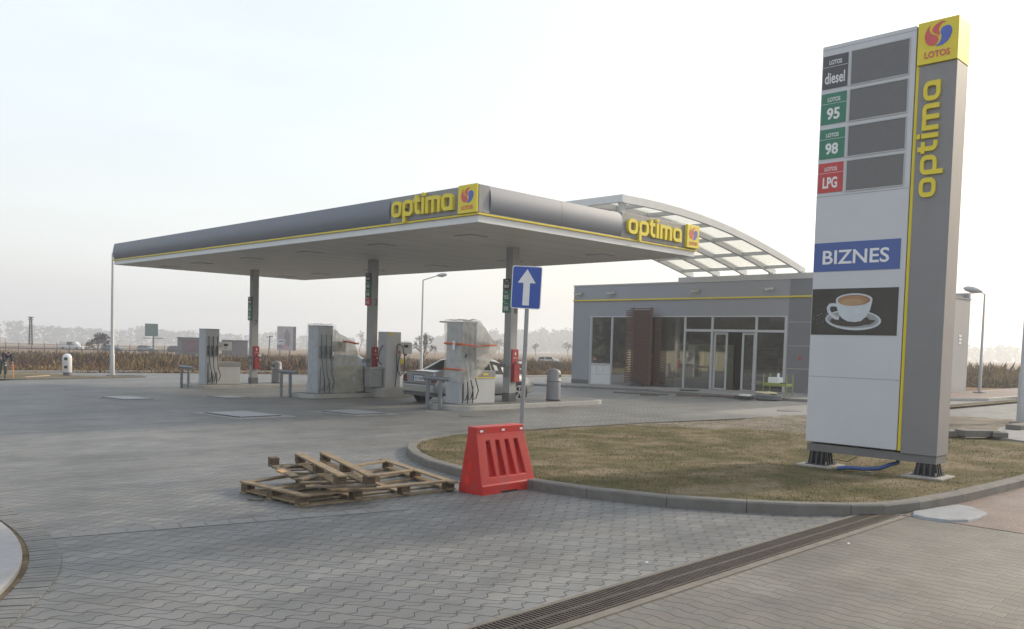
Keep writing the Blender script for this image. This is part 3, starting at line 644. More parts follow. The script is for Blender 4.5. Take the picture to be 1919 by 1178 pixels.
# ------------------------------------------------------------------ pump islands
def island(x0, x1, y0, y1, h, label):
    cy = (y0 + y1) / 2; r = (y1 - y0) / 2 * .55
    pl = rrect(x0, x1, y0, y1, r, 5); t = thing('pump_island', label, 'kerb island', ((x0 + x1) / 2, cy, gz(0, cy)), 0, 'raised concrete pump islands')
    mb = MB(); mb.hexa([(x, y, gz(x, y, -.02)) for x, y in pl], [(x, y, gz(x, cy, h)) for x, y in pl]); mb.build('kerb', M_kerb_far, t, bevel=.012)
    pi = rrect(x0 + .12, x1 - .12, y0 + .12, y1 - .12, r * .8, 5); mb = MB(); mb.add([(x, y, gz(x, cy, h + .004)) for x, y in pi], [tuple(range(len(pi)))]); mb.build('paving', M_pave, t)
island(15.35, 21.7, 17.25, 19.1, .15, 'raised concrete island under the nearest wrapped pump')
island(15.35, 21.7, 24.75, 26.4, .15, 'raised concrete island under the middle pumps')
island(15.35, 21.7, 33.3, 35.1, .15, 'raised concrete island under the unwrapped far pump')
mb = MB(); mb.box(17.9, 20.4, 24.3, 25.3, gz(0, 24.8, -.02), gz(0, 24.8, .33)); tag(mb.build('plinth', M_kerb_far, loc=(19, 24.8, gz(0, 24.8)), bevel=.015), 'pale concrete plinth under the gas dispenser', 'plinth')

def dispenser(x0, y0, label, wrapped, basew=.85):
    W_, D_, H_ = .60, .60, 2.28; zb = gz(x0, y0 + .3, .152)
    t = thing('fuel_pump', label, 'fuel pump', (x0, y0, zb), 0, 'tall grey petrol pumps')
    def B(nm, mt, x0_, x1_, y0_, y1_, z0_, z1_, par=t, bv=.008):
        mb = MB(); mb.box(x0 + x0_, x0 + x1_, y0 + y0_, y0 + y1_, zb + z0_, zb + z1_); return mb.build(nm, mt, par, bevel=bv)
    body = mat('pump_body', (.40, .42, .45), .45, 0, .05, 2)
    B('cabinet', body, 0, W_, 0, D_, 0, H_)
    B('top_cap', M_grey, -.01, W_ + .01, -.01, D_ + .01, H_, H_ + .03)
    B('side_panel', M_lgrey, .03, W_ - .01, -.012, -.001, .04, H_ - .04, bv=0)
    bc = B('base_cabinet', M_lgrey, W_, W_ + basew, .08, D_ - .08, 0, .74)
    B('band', M_grey, W_ + .001, W_ + basew + .005, .07, D_ - .07, .74, .93, bc)
    if wrapped != 'far': B('yellow_line', M_yel_line, W_ + .002, W_ + basew + .006, .066, .076, .715, .745, bc, 0); B('label', M_yel_line, W_ + .35, W_ + .55, .062, .0685, .80, .86, bc, 0)
    hd = B('display_head', M_lgrey, W_ + .02, W_ + .62, .12, D_ - .12, 1.42, 1.78)
    B('screen', M_black, W_ + .26, W_ + .44, .112, .119, 1.60, 1.70, hd, 0); B('keypad', M_dgrey, W_ + .10, W_ + .15, .112, .119, 1.58, 1.63, hd, 0); B('button', M_dgrey, W_ + .32, W_ + .38, .112, .119, 1.50, 1.54, hd, 0)
    for i, fx in enumerate((.12, .31, .50)):
        bt = B('nozzle_boot', M_dgrey, fx - .06, fx + .05, -.05, -.012, 1.18, 1.62, bv=.01)
        mb = MB(); X = x0 + fx - .02; Y = y0 - .07
        mb.tube([(X + .01, Y, zb + 1.50), (X, Y - .05, zb + 1.38), (X - .01, Y - .03, zb + 1.26)], [.02, .028, .018], 8); mb.build('nozzle', M_black, bt, smooth=True)
        mb = MB(); mb.tube([(X + .02, Y + .02, zb + 2.0), (X + .02, Y, zb + 1.6), (X + .01, Y - .02, zb + 1.2), (X + .03, Y - .03, zb + .7), (X + .10 + .02 * i, Y - .04, zb + .38), (X + .06, Y - .03, zb + .16), (X + .0, Y + .02, zb + .10), (X - .0, Y + .03, zb + .35)] if i else
                              [(X + .02, Y + .02, zb + 2.0), (X + .02, Y, zb + 1.5), (X + .02, Y - .02, zb + 1.1), (X + .11, Y - .03, zb + .6), (X + .13, Y - .03, zb + .3), (X + .05, Y - .03, zb + .12), (X, Y + .02, zb + .1), (X, Y + .03, zb + .5), (X, Y + .03, zb + .9)], .017, 6)
        mb.build('hose', M_black, t, smooth=True)
        mb = MB(); mb.tube([(X - .01, Y + .03, zb + .02), (X - .01, Y + .03, zb + .5)], .014, 6); mb.build('riser', M_black, t)
    return zb
Z1 = dispenser(15.86, 17.9, 'tall grey petrol pump wrapped in clear film, nearest the camera beside the silver car', 'near', .85)
Z2 = dispenser(15.78, 25.1, 'tall grey petrol pump under beige plastic sheeting on the middle island', 'mid', .95)
Z3 = dispenser(15.98, 33.9, 'unwrapped tall grey petrol pump with hanging black hoses at the left', 'far', 1.0)

def surf(mb, fn, nu, nv, crump=.03, seed=0, fr=3.0):
    vs = []
    for i in range(nu + 1):
        for j in range(nv + 1):
            p = Vector(fn(i / nu, j / nv)); q = p * fr + Vector((seed, 0, 0))
            e = Vector((noise.noise(q), noise.noise(q + Vector((31, 0, 0))), noise.noise(q + Vector((0, 47, 0)))))
            q2 = p * fr * 3.1; r_ = 1 - abs(noise.noise(q2 + Vector((seed, 9, 9)))) * 2
            vs.append(p + e * crump + Vector((-.7, -.7, 0)) * r_ * crump * .45)
    mb.add(vs, [(i * (nv + 1) + j, (i + 1) * (nv + 1) + j, (i + 1) * (nv + 1) + j + 1, i * (nv + 1) + j + 1) for i in range(nu) for j in range(nv)])
def lerp(a, b, t): return a + (b - a) * t
# film on nearest pump
x0, y0, z0 = 15.86, 17.9, Z1
fl = thing('plastic_wrap', 'clear crumpled film tied round the nearest pump with red tape', 'plastic wrap', (x0, y0, z0))
mb = MB()
surf(mb, lambda u, v: (x0 - .03, lerp(y0 + .66, y0 - .05, u), z0 + lerp(.62, 2.36, v)), 14, 30, .022, 1)                       # left face
def f1(u, v):   # hanging side over nozzles, flaring towards the display head
    z = lerp(.55, 2.36, v); fl_ = .0 if z < .9 else (z - .9)
    wd = lerp(.62, 1.30, min(1, max(0, (z - .75) / .75))) if z < 1.65 else lerp(1.30, .62, (z - 1.65) / .71)
    return (x0 - .03 + u * (wd + .03), y0 - .10 - .10 * math.sin(u * 3.1) * (1 if z < 1.7 else .5), z0 + z + (.25 * u if z < .8 else 0))
surf(mb, f1, 40, 46, .045, 2, 4)
def f2(u, v):
    z = lerp(1.05, 2.36, v); wd = lerp(.9, 1.34, min(1, (z - 1.05) / .5)) if z < 1.65 else lerp(1.34, .62, (z - 1.65) / .71)
    return (x0 + wd + .02, lerp(y0 - .1, y0 + .62, u), z0 + z)
surf(mb, f2, 12, 26, .05, 3)
surf(mb, lambda u, v: (lerp(x0 - .04, x0 + .63, u), lerp(y0 - .1, y0 + .66, v), z0 + 2.37 + .035 * math.sin(u * 9) * math.sin(v * 7)), 14, 12, .03, 4)
mb.build('film', M_film, fl, smooth=60)
mb = MB(); mb.tube([(x0 - .05, y0 + .64, z0 + 1.70), (x0 - .05, y0 - .08, z0 + 1.68), (x0 + .2, y0 - .17, z0 + 1.66), (x0 + .6, y0 - .20, z0 + 1.64), (x0 + .9, y0 - .21, z0 + 1.67), (x0 + 1.28, y0 - .13, z0 + 1.68)], .028, 6)
mb.tube([(x0 - .05, y0 + .64, z0 + .98), (x0 - .05, y0 - .06, z0 + .97), (x0 + .1, y0 - .13, z0 + .96)], .022, 6); mb.build('tape', M_tape, fl)
mb = MB()
surf(mb, lambda u, v: (x0 - .06 - .02 * u, lerp(y0 + .28, y0 + .14, u), z0 + lerp(1.52, 1.78, v)), 4, 6, .02, 8); mb.build('paper_tag', M_txt, fl)
mb = MB(); mb.box(x0 - .2, x0 + .05, y0 + .66, y0 + .70, z0 + 2.28, z0 + 2.32); mb.build('cardboard_flap', mat('cardboard', (.3, .25, .18), .9), fl)
# sheeting on the middle pump
x0, y0, z0 = 15.78, 25.1, Z2
fl = thing('plastic_wrap', 'beige translucent sheeting sagging off the middle pump', 'plastic wrap', (x0, y0, z0))
mb = MB()
def f3(u, v):
    z = lerp(.02, 2.2, v)
    if z > 1.75: wd = lerp(1.62, .64, (z - 1.75) / .45)
    elif z > 1.5: wd = 1.62
    elif z > .95: wd = lerp(1.62 + .2, 1.5, (z - .95) / .55)
    else: wd = 1.85
    return (x0 + lerp(.62, wd, u) if z > .02 else x0 + lerp(.62, wd, u), y0 - .06 + .12 * math.sin(v * 14 + u * 3) * .3 + (.1 if z > 1.5 else 0), z0 + z - (.12 * math.sin(u * 3.14) if 1.0 < z < 1.5 else 0))
surf(mb, f3, 40, 50, .06, 12, 3.5)
mb.build('sheet', M_film2, fl, smooth=60)
mb = MB()
surf(mb, lambda u, v: (x0 - .03, lerp(y0 + .66, y0 - .04, u), z0 + lerp(.0, 2.36, v)), 12, 30, .015, 14)
surf(mb, lambda u, v: (lerp(x0 - .03, x0 + .66, u), y0 - .12, z0 + lerp(.1, 2.36, v)), 12, 30, .035, 15)
surf(mb, lambda u, v: (lerp(x0 - .04, x0 + .66, u), lerp(y0 - .1, y0 + .66, v), z0 + 2.35 + .03 * math.sin(u * 9)), 12, 10, .03, 16)
mb.build('film', film_mat('thin_film', .25, (.7, .72, .72), .2), fl, smooth=60)
mb = MB(); mb.tube([(x0 + .95, y0 - .10, z0 + 1.80), (x0 + 1.3, y0 - .12, z0 + 1.76), (x0 + 1.62, y0 - .05, z0 + 1.72), (x0 + 1.64, y0 + .3, z0 + 1.72)], .03, 6); mb.build('tape', M_tape, fl)

# LPG dispenser
xg, yg = 18.21, 24.5; zg = gz(0, 24.8, .332)
t = thing('gas_dispenser', 'narrow grey gas dispenser with looped black hose and yellow sticker', 'gas dispenser', (xg, yg, zg))
mb = MB(); mb.box(xg, xg + .64, yg, yg + .5, zg, zg + 1.98); mb.build('cabinet', M_lgrey, t, bevel=.01)
mb = MB(); mb.box(xg + .66, xg + 1.22, yg + .1, yg + .36, zg + 1.2, zg + 1.62); hd = mb.build('display_head', M_lgrey, t, bevel=.008)
mb = MB(); mb.box(xg + .86, xg + 1.05, yg + .092, yg + .099, zg + 1.43, zg + 1.53); mb.build('screen', M_black, hd)
mb = MB(); mb.box(xg + .92, xg + .98, yg + .08, yg + .2, zg + 1.14, zg + 1.2); mb.build('knob', M_black, hd)
mb = MB(); mb.fprism((Vector((xg + .12, yg - .001, zg + 1.86)), AX, AZ), [(0, 0), (.1, 0), (.16, .06), (.1, .12), (0, .12)], 0, .004); mb.build('sticker', M_yel_line, t); mb = MB(); mb.box(xg + .62, xg + .80, yg - .004, yg - .001, zg + .86, zg + 1.02); mb.build('sticker', M_yel_line, t)
mb = MB(); mb.tube([(xg + .46, yg - .03, zg + 1.50), (xg + .52, yg - .06, zg + 1.56), (xg + .66, yg - .08, zg + 1.48), (xg + .76, yg - .08, zg + 1.1), (xg + .74, yg - .08, zg + .6), (xg + .6, yg - .06, zg + .42), (xg + .48, yg - .05, zg + .6), (xg + .50, yg - .05, zg + .95), (xg + .58, yg - .05, zg + 1.15), (xg + .54, yg - .05, zg + 1.3)], .018, 6)
mb.tube([(xg + .46, yg - .03, zg + 1.5), (xg + .42, yg - .05, zg + 1.1), (xg + .45, yg - .05, zg + .6), (xg + .38, yg - .04, zg + .02)], .018, 6); mb.build('hose', M_black, t, smooth=True)
mb = MB(); mb.tube([(xg - .02, yg + .2, zg + 1.5), (xg - .16, yg + .2, zg + 1.25), (xg - .2, yg + .2, zg + .95), (xg - .06, yg + .2, zg + .8)], .018, 6); mb.build('hose', M_black, t, smooth=True)
mb = MB(); mb.tube([(xg + .54, yg - .05, zg + 1.32), (xg + .55, yg - .06, zg + 1.2)], .03, 8); mb.build('nozzle', M_red, t)
mb = MB(); mb.box(xg - .62, xg - .05, yg + .12, yg + .42, zg + .02, zg + .62); mb.box(xg - .64, xg - .03, yg + .1, yg + .44, zg + .63, zg + .72); tag(mb.build('service_box', mat('box_grey', (.3, .3, .3), .5), loc=(xg - .3, yg + .3, zg), bevel=.01), 'low grey service box between the middle column and the gas dispenser', 'box')

# litter bins
def bin_(x, y, label, rz=0):
    z = gz(x, y, .155); t = thing('litter_bin', label, 'litter bin', (x, y, z), rz, 'round topped grey litter bins')
    mb = MB(); mb.lathe([(.215, .03), (.222, .06), (.215, .58), (.235, .60), (.235, .62), (.218, .64), (.216, .86), (.20, .91), (.15, .955), (.07, .98), (.005, .985)], n=24); mb.build('body', mat('bin_grey', (.24, .24, .255), .5, 0, .08, 4, .2), t, local=True, smooth=40)
    mb = MB(); mb.lathe([(.23, 0), (.23, .03), (.2, .032)], n=24); mb.build('foot_ring', M_black, t, local=True)
    mb = MB()
    for a0 in (90,):
        for k in range(4):
            a = R_(-15 + k * 10); b = R_(-15 + (k + 1) * 10); r = .2205; q = [(r * math.cos(a), r * math.sin(a)), (r * math.cos(b), r * math.sin(b))]
            mb.add([(q[0][0], q[0][1], .72), (q[1][0], q[1][1], .72), (q[1][0], q[1][1], .81), (q[0][0], q[0][1], .81)], [(0, 1, 2, 3)])
    mb.build('slot', M_black, t, local=True)
    return t
bin_(19.67, 17.8, 'grey round topped litter bin standing alone right of the nearest column', R_(-75))
bin_(18.0, 25.75, 'grey round topped litter bin between the sheeted pump and the middle column', R_(205))
bin_(19.43, 34.2, 'grey round topped litter bin right of the farthest column', R_(190))

# guard rails
def rail(x, y0, y1, label):
    z = gz(x, (y0 + y1) / 2); t = thing('guard_rail', label, 'guard rail', (x, (y0 + y1) / 2, z), 0, 'grey tube guard rails at the island ends')
    for y in (y0, y1): mb = MB(); mb.tube([(x, y, z - .03), (x, y, z + .84)], .055, 12); mb.build('post', mat('rail_grey', (.17, .185, .205), .45, .2, .08, 6), t, smooth=True)
    mb = MB(); mb.tube([(x, y1 + .16, z + .87), (x, y0 - .42, z + .87)], .062, 12); mb.build('top_rail', MATS['rail_grey'], t, smooth=40)
rail(15.22, 17.98, 18.52, 'grey tube guard rail in front of the nearest wrapped pump')
rail(15.2, 25.85, 26.42, 'grey tube guard rail left of the sheeted middle pump')
rail(15.14, 33.60, 34.25, 'grey tube guard rail left of the unwrapped far pump')

# ------------------------------------------------------------------ cars
def car(name, label, L_, st, W2, paint, loc, rz, wb=(.85, 3.55), detail=True, group=None, glass=(2, 7), plate=None):
    t = thing(name, label, 'car', loc, rz, group)
    rings = []
    for (x, zb, zbelt, zt, wb_, wt) in st:
        h = [(wb_ * .80, zb), (wb_ * .97, zb + .07), (wb_ * 1.0, zb + .22), (wb_ * 1.0, (zb + zbelt) / 2 + .08), (wb_ * .965, zbelt), (wt, zt - .035), (wt * .86, zt - .004), (wt * .4, zt + .012)]
        rings.append([(x, y, z) for y, z in h] + [(x, -y, z) for y, z in reversed(h)])
    mb = MB(); n = len(rings[0]); vs = [p for r in rings for p in r]
    fs = []; gl = []; roofx = set()
    for i in range(len(rings) - 1):
        for k in range(n): fs.append((i * n + k, i * n + (k + 1) % n, (i + 1) * n + (k + 1) % n, (i + 1) * n + k))
    fs += [tuple(range(n)), tuple(range((len(rings) - 1) * n + n - 1, (len(rings) - 1) * n - 1, -1))]
    mb.add(vs, fs); bd = mb.build('body', paint, t, local=True, smooth=35)
    V = [Vector(p) for p in vs]
    def gq(i0, i1, k, inset0, inset1, nm, eps=.008, j0=.04, j1=.10):
        """window between stations i0..i1 on ring row k"""
        mbw = MB(); a = []; b = []
        for i in range(i0, i1 + 1): a.append(V[i * n + k]); b.append(V[i * n + k + 1])
        lo = [p.lerp(q, j0 if k < n / 2 else 1 - j0) for p, q in zip(a, b)]; hi = [p.lerp(q, 1 - j1 if k < n / 2 else j1) for p, q in zip(a, b)]
        if inset0: lo[0] = lo[0].lerp(lo[1], inset0); hi[0] = hi[0].lerp(hi[1], inset0)
        if inset1: lo[-1] = lo[-1].lerp(lo[-2], inset1); hi[-1] = hi[-1].lerp(hi[-2], inset1)
        s_ = 1 if k < n / 2 else -1; m_ = len(lo)
        pl = [p + Vector((0, s_ * eps, eps * .3)) for p in lo] + [p + Vector((0, s_ * eps, eps * .3)) for p in hi]
        mbw.add(pl, [(i, i + 1, m_ + i + 1, m_ + i) for i in range(m_ - 1)]); return mbw.build(nm, M_cglass, t, local=True, smooth=True)
    g0, g1 = glass; gm = (g0 + g1 + 1) // 2
    for k in (4, n - 6):
        gq(g0 - 1, gm, k, .3, .05, 'side_window'); gq(gm, g1 + 1, k, .05, .25, 'side_window')
    def crossw(i0, i1, nm, a=.08, b=.1):
        mbw = MB(); rows = []
        for f_ in (a, .5, 1 - b):
            p = [V[i0 * n + k].lerp(V[i1 * n + k], f_) + Vector((0, 0, .010)) for k in range(5, n - 5)]
            p = [Vector((q.x, q.y * .93, q.z)) for q in p]; rows.append(p)
        m_ = len(rows[0]); mbw.add([q for r in rows for q in r], [(i * m_ + k, i * m_ + k + 1, (i + 1) * m_ + k + 1, (i + 1) * m_ + k) for i in range(2) for k in range(m_ - 1)])
        return mbw.build(nm, M_cglass, t, local=True, smooth=True)
    crossw(g0 - 1, g0, 'rear_window'); crossw(g1, g1 + 1, 'windscreen')
    for xw in wb:
        for s_ in (-1, 1):
            R = .32; ring_ = MB(); yo = s_ * (W2 + .004)
            ring_.tube([(xw, yo - s_ * .03, R - .02), (xw, yo - s_ * .001, R - .02)], R + .075, 22); ring_.build('wheel_arch', M_black, t, local=True)
            wt_ = MB(); wt_.tube([(xw, s_ * (W2 - .2), R), (xw, s_ * (W2 - .01), R), (xw, s_ * (W2 + .012), R)], [R, R, R - .03], 24); wl = wt_.build('wheel', M_tyre, t, local=True, smooth=30)
            rm = MB()
            for k in range(5):
                a = k * 72 * math.pi / 180 + .3
                for da in (-.14, .14):
                    rm.beam((xw + .04 * math.cos(a), s_ * (W2 + .02), R + .04 * math.sin(a)), (xw + .215 * math.cos(a + da), s_ * (W2 + .02), R + .215 * math.sin(a + da)), .028, .02, up=(0, 1, 0))
            rm.tube([(xw, s_ * (W2 + .0135), R), (xw, s_ * (W2 + .03), R)], .05, 12)
            m0 = len(rm.v); q = 28
            for rr, yy in ((.235, .0135), (.205, .0135), (.205, .024), (.235, .024)):
                for k in range(q): a = 2 * math.pi * k / q; rm.v.append((xw + rr * math.cos(a), s_ * (W2 + yy), R + rr * math.sin(a)))
            for r4 in range(4):
                for k in range(q): rm.f.append((m0 + r4 * q + k, m0 + r4 * q + (k + 1) % q, m0 + ((r4 + 1) % 4) * q + (k + 1) % q, m0 + ((r4 + 1) % 4) * q + k)); rm.mi.append(0)
            if detail: rm.build('rim', M_rim, wl, local=True)
    if detail:
        mb = MB()
        for s_ in (-1, 1):
            mb.hexa([(-.012, s_ * .60, .66), (-.012, s_ * .83, .66), (.03, s_ * .86, .86), (.0, s_ * .66, .92)], [(.06, s_ * .60, .66), (.28, s_ * .905, .68), (.36, s_ * .885, .85), (.06, s_ * .66, .93)])
        mb.build('tail_lamp', M_lamp_r, t, local=True)
        mb = MB(); mb.box(-.022, .02, -.28, .28, .70, .86); pf = mb.build('number_plate', mat('plate_white', (.6, .62, .66), .4), t, local=True)
        mb = MB(); mb.box(-.025, -.0225, .232, .277, .705, .855); mb.box(-.028, -.0, -.30, .30, .872, .89); mb.build('plate_trim', mat('plate_blue', (.02, .05, .2), .4), pf, local=True)
        mb = MB(); put_text(mb, plate, (Vector((-.0226, .20, .735)), -AY, AZ), 0, .42, 0, .09, .01, .002); mb.build('plate_text', M_dgrey, pf, local=True)
        mb = MB(); mb.box(-.055, .05, -.80, .80, .60, .63)
        mb.hexa([(-.04, -.74, .24), (-.04, .74, .24), (.3, .84, .20), (.3, -.84, .20)], [(-.058, -.76, .33), (-.058, .76, .33), (.3, .885, .33), (.3, -.885, .33)]); mb.build('bumper_trim', M_dgrey, t, local=True)
        mb = MB(); mb.hexa([(-.07, -.78, .34), (-.07, .78, .34), (.32, .895, .34), (.32, -.895, .34)], [(-.06, -.79, .59), (-.06, .79, .59), (.32, .9, .58), (.32, -.9, .58)]); mb.build('bumper', paint, t, local=True, bevel=.03)
        for s_ in (-1, 1):
            mb = MB(); mb.box(3.02, 3.16, s_ * .90, s_ * 1.04, .92, 1.04) if s_ > 0 else mb.box(3.02, 3.16, -1.04, -.90, .92, 1.04); mb.build('wing_mirror', paint, t, local=True, bevel=.03)
            mb = MB(); mb.box(1.9, 1.905, s_ * .893 if s_ > 0 else -.899, .899 if s_ > 0 else -.893, .25, .9); mb.box(2.95, 2.955, s_ * .893 if s_ > 0 else -.899, .899 if s_ > 0 else -.893, .25, .9); mb.build('door_gap', M_dgrey, t, local=True)
            mb = MB(); mb.box(2.0, 2.16, .893 if s_ > 0 else -.915, .915 if s_ > 0 else -.893, .80, .83); mb.box(3.0 - .95 + .0, 3.0 - .79, .893 if s_ > 0 else -.915, .915 if s_ > 0 else -.893, .80, .83) if 0 else None; mb.build('door_handle', paint, t, local=True)
            mb = MB(); mb.hexa([(4.18, s_ * .60, .58), (4.44, s_ * .50, .56), (4.38, s_ * .45, .70), (4.05, s_ * .70, .72)], [(4.10, s_ * .87, .60), (4.34, s_ * .74, .57), (4.26, s_ * .70, .70), (3.92, s_ * .84, .74)]); mb.build('headlight', mat('headlight_clear', (.6, .62, .65), .1), t, local=True)
    return t
sedan = [(0.0, .40, .78, .95, .80, .70), (.05, .28, .84, 1.00, .865, .74), (.58, .24, .90, 1.02, .893, .72), (1.30, .22, .91, 1.37, .895, .62), (1.75, .22, .915, 1.44, .897, .60), (2.35, .22, .91, 1.45, .897, .60), (2.75, .22, .90, 1.38, .897, .60), (3.45, .22, .88, 1.0, .893, .72), (4.0, .24, .76, .88, .875, .66), (4.32, .28, .62, .76, .80, .58), (4.46, .34, .50, .60, .64, .48)]
cx_, cy_ = 16.86, 20.95
car('silver_sedan', 'silver saloon car parked beside the nearest wrapped pump', 4.46, sedan, .893, M_carp, (cx_, cy_, gz(0, cy_, .0)), R_(-1.2), wb=(.86, 3.52), plate='WU 7088G', glass=(3, 6))
hatch = [(0.0, .35, .75, .90, .74, .60), (.08, .25, .85, 1.05, .84, .62), (.45, .22, .9, 1.38, .86, .56), (1.2, .22, .9, 1.45, .87, .56), (2.2, .22, .9, 1.42, .87, .57), (2.95, .22, .88, .98, .86, .70), (3.6, .24, .76, .84, .83, .62), (3.9, .3, .55, .62, .7, .5)]
van = [(0.0, .35, 1.1, 1.9, .88, .74), (.1, .25, 1.1, 1.98, .92, .8), (1.2, .22, 1.1, 2.0, .92, .8), (3.0, .22, 1.1, 2.0, .92, .8), (3.6, .22, 1.1, 1.92, .92, .76), (4.3, .22, 1.0, 1.15, .9, .74), (4.9, .24, .8, .9, .86, .64), (5.1, .3, .6, .68, .74, .5)]
M_cblue = mat('blue_paint', (.06, .09, .16), .3, .3); M_cwhite = mat('white_car_paint', (.5, .5, .5), .35); M_cgrey = mat('grey_car_paint', (.16, .18, .2), .3, .4); M_cdark = mat('dark_car_paint', (.03, .04, .06), .3, .3)
def fcar(nm, lb, st, W2, mt, px, py, rz, wb, gl, z=None): return car(nm, lb, 4, st, W2, mt, (px, py, gz(px, py) if z is None else z), rz, wb=wb, detail=False, group='cars on the far road', glass=gl)
fcar('distant_van', 'small white van driving on the road behind the left field', van, .92, M_cwhite, 66.5, 215.5, R_(-45), (.9, 4.1), (3, 3))
fcar('distant_car', 'blue car on the far road just right of the left lamp post', hatch, .87, M_cblue, 66.8, 189.5, R_(-45), (.7, 3.1), (2, 4))
fcar('distant_car', 'grey car on the far road under the green hoarding', hatch, .87, M_cgrey, 73.0, 187.0, R_(-45), (.7, 3.1), (2, 4))
fcar('distant_car', 'dark car on the far road left of the low brown building', hatch, .87, M_cdark, 78.6, 184.6, R_(-45), (.7, 3.1), (2, 4))
fcar('distant_car', 'white car on the far road in front of the misty wood left of the shop', hatch, .87, M_cwhite, 94.6, 89.2, R_(-45), (.7, 3.1), (2, 4), z=-1.75)
fcar('dark_blue_car', 'dark blue car standing behind the middle litter bin', hatch, .87, M_cblue, 32.4, 50.6, R_(-45), (.7, 3.1), (2, 4))

# ------------------------------------------------------------------ shop building
BX = 34.4
sh = thing('shop', 'single storey grey petrol station shop with large glazed front', 'building', (BX, 22, gz(0, 22)))
zb = -.75
def bxp(nm, mt, x0, x1, y0, y1, z0, z1, par=sh, bv=0): mb = MB(); mb.box(x0, x1, y0, y1, z0, z1); return mb.build(nm, mt, par, bevel=bv)
W0, W1 = 28.70, 17.77
mb = MB()
mb.box(BX, BX + .25, W0, 29.87, zb, 4.62); mb.box(BX, BX + .25, W1 - .12, W0, 3.06, 4.62); mb.box(BX + .25, 45.8, 29.62, 29.87, zb, 4.62)
mb.box(45.6, 45.8, 13.92, 29.6, zb, 4.62); mb.build('wall', M_facade, sh)
bxp('roof', M_dgrey, BX + .26, 45.6, 14.1, 29.6, 4.3, 4.5)
mb = MB(); mb.box(BX - .03, BX + .28, 13.9, 29.9, 4.62, 4.68); mb.box(BX + .28, 45.8, 29.6, 29.9, 4.62, 4.68); mb.build('coping', M_lgrey, sh)
mb = MB()
for z0_, z1_ in ((-.75, .77), (.80, 1.75), (1.78, 2.76), (2.79, 3.80), (3.81, 4.62)):
    for a, b in ((15.62, 17.62), (13.93, 15.59)):
        mb.box(BX - .004, BX + .25, a, b, z0_, z1_)
mb.build('dark_panels', M_facade2, sh)
bxp('panel_backing', M_lgrey, BX + .01, BX + .24, 13.93, 17.64, -.74, 4.61)
bxp('end_wall', mat('end_wall_panel', (.30, .295, .31), .55, 0, .05, .5), BX + .25, 45.6, 13.92, 14.1, -.3, 4.28)
bxp('end_coping', M_grey, BX + .25, 45.85, 13.88, 14.12, 4.285, 4.34)
mb = MB()
for k in range(3): mb.box(44.35, 44.7, 13.90, 13.919, 2.1 + k * .17, 2.2 + k * .17)
mb.build('wall_vent', M_txt, sh)
bxp('plinth', M_dgrey, BX - .012, BX - .001, W0 + .02, 29.87, -.62, -.28)
mb = MB(); mb.box(BX - .07, BX - .002, 13.93, 29.88, 3.83, 3.90); mb.build('yellow_trim', M_yel_line, sh, bevel=.01)
# glazing
FX = BX + .06
fr_ = M_alu
def member(y0, y1, z0, z1, d=.1): mb = MB(); mb.box(FX - d / 2, FX + d / 2, y0, y1, z0, z1); mb.build('window_frame', fr_, sh)
GB = -.47
for y, w_ in ((W0 - .05, .09), (27.26, .08), (24.9, .07), (22.88, .08), (21.40, .09), (19.16, .09), (W1 - .03, .14)):
    member(y - w_ / 2, y + w_ / 2, -.62 if y > 25 else GB - .05, 3.05, .10)
member(W1, W0, 3.0, 3.056, .12); member(W1, 22.84, 2.32, 2.43, .11); member(22.92, 27.22, -.60, -.44, .11); member(W1, 19.11, -.5, -.38, .11); member(21.45, 22.84, -.52, -.42, .11)
member(27.3, W0 - .1, .55, .62, .11)
bxp('sill_panel', M_white, FX - .02, FX + .02, 27.30, W0 - .1, -.6, .548)
mb = MB()
for y in (27.75, 28.2): mb.box(FX - .024, FX - .0205, y - .008, y + .008, .1, .5)
mb.box(FX - .024, FX - .0205, 27.3, 28.6, .04, .05); mb.build('panel_joint', M_grey, sh)
for a, b, z0_, z1_ in ((27.30, W0 - .1, .62, 3.0), (24.94, 27.22, -.44, 3.0), (22.92, 24.86, -.44, 3.0), (21.45, 22.84, -.42, 2.32), (21.45, 22.84, 2.43, 3.0), (19.21, 21.35, 2.43, 3.0), (W1, 19.11, 2.43, 3.0), (W1, 19.11, -.38, 2.32)):
    mb = MB(); mb.add([(FX, a, z0_), (FX, b, z0_), (FX, b, z1_), (FX, a, z1_)], [(0, 1, 2, 3)]); mb.build('window_pane', M_glass, sh)
# sliding doors, half open
for a, b in ((20.62, 21.33), (19.22, 19.88)):
    mb = MB(); X = FX + .07
    for y in (a, b - .09): mb.box(X - .03, X + .03, y, y + .09, -.5, 2.3)
    mb.box(X - .03, X + .03, a + .09, b - .09, -.5, -.26); mb.box(X - .03, X + .03, a + .09, b - .09, 2.2, 2.3); d_ = mb.build('door', M_alu, sh)
    mb = MB(); mb.add([(X, a + .09, -.26), (X, b - .09, -.26), (X, b - .09, 2.2), (X, a + .09, 2.2)], [(0, 1, 2, 3)]); mb.build('pane', M_glass, d_)
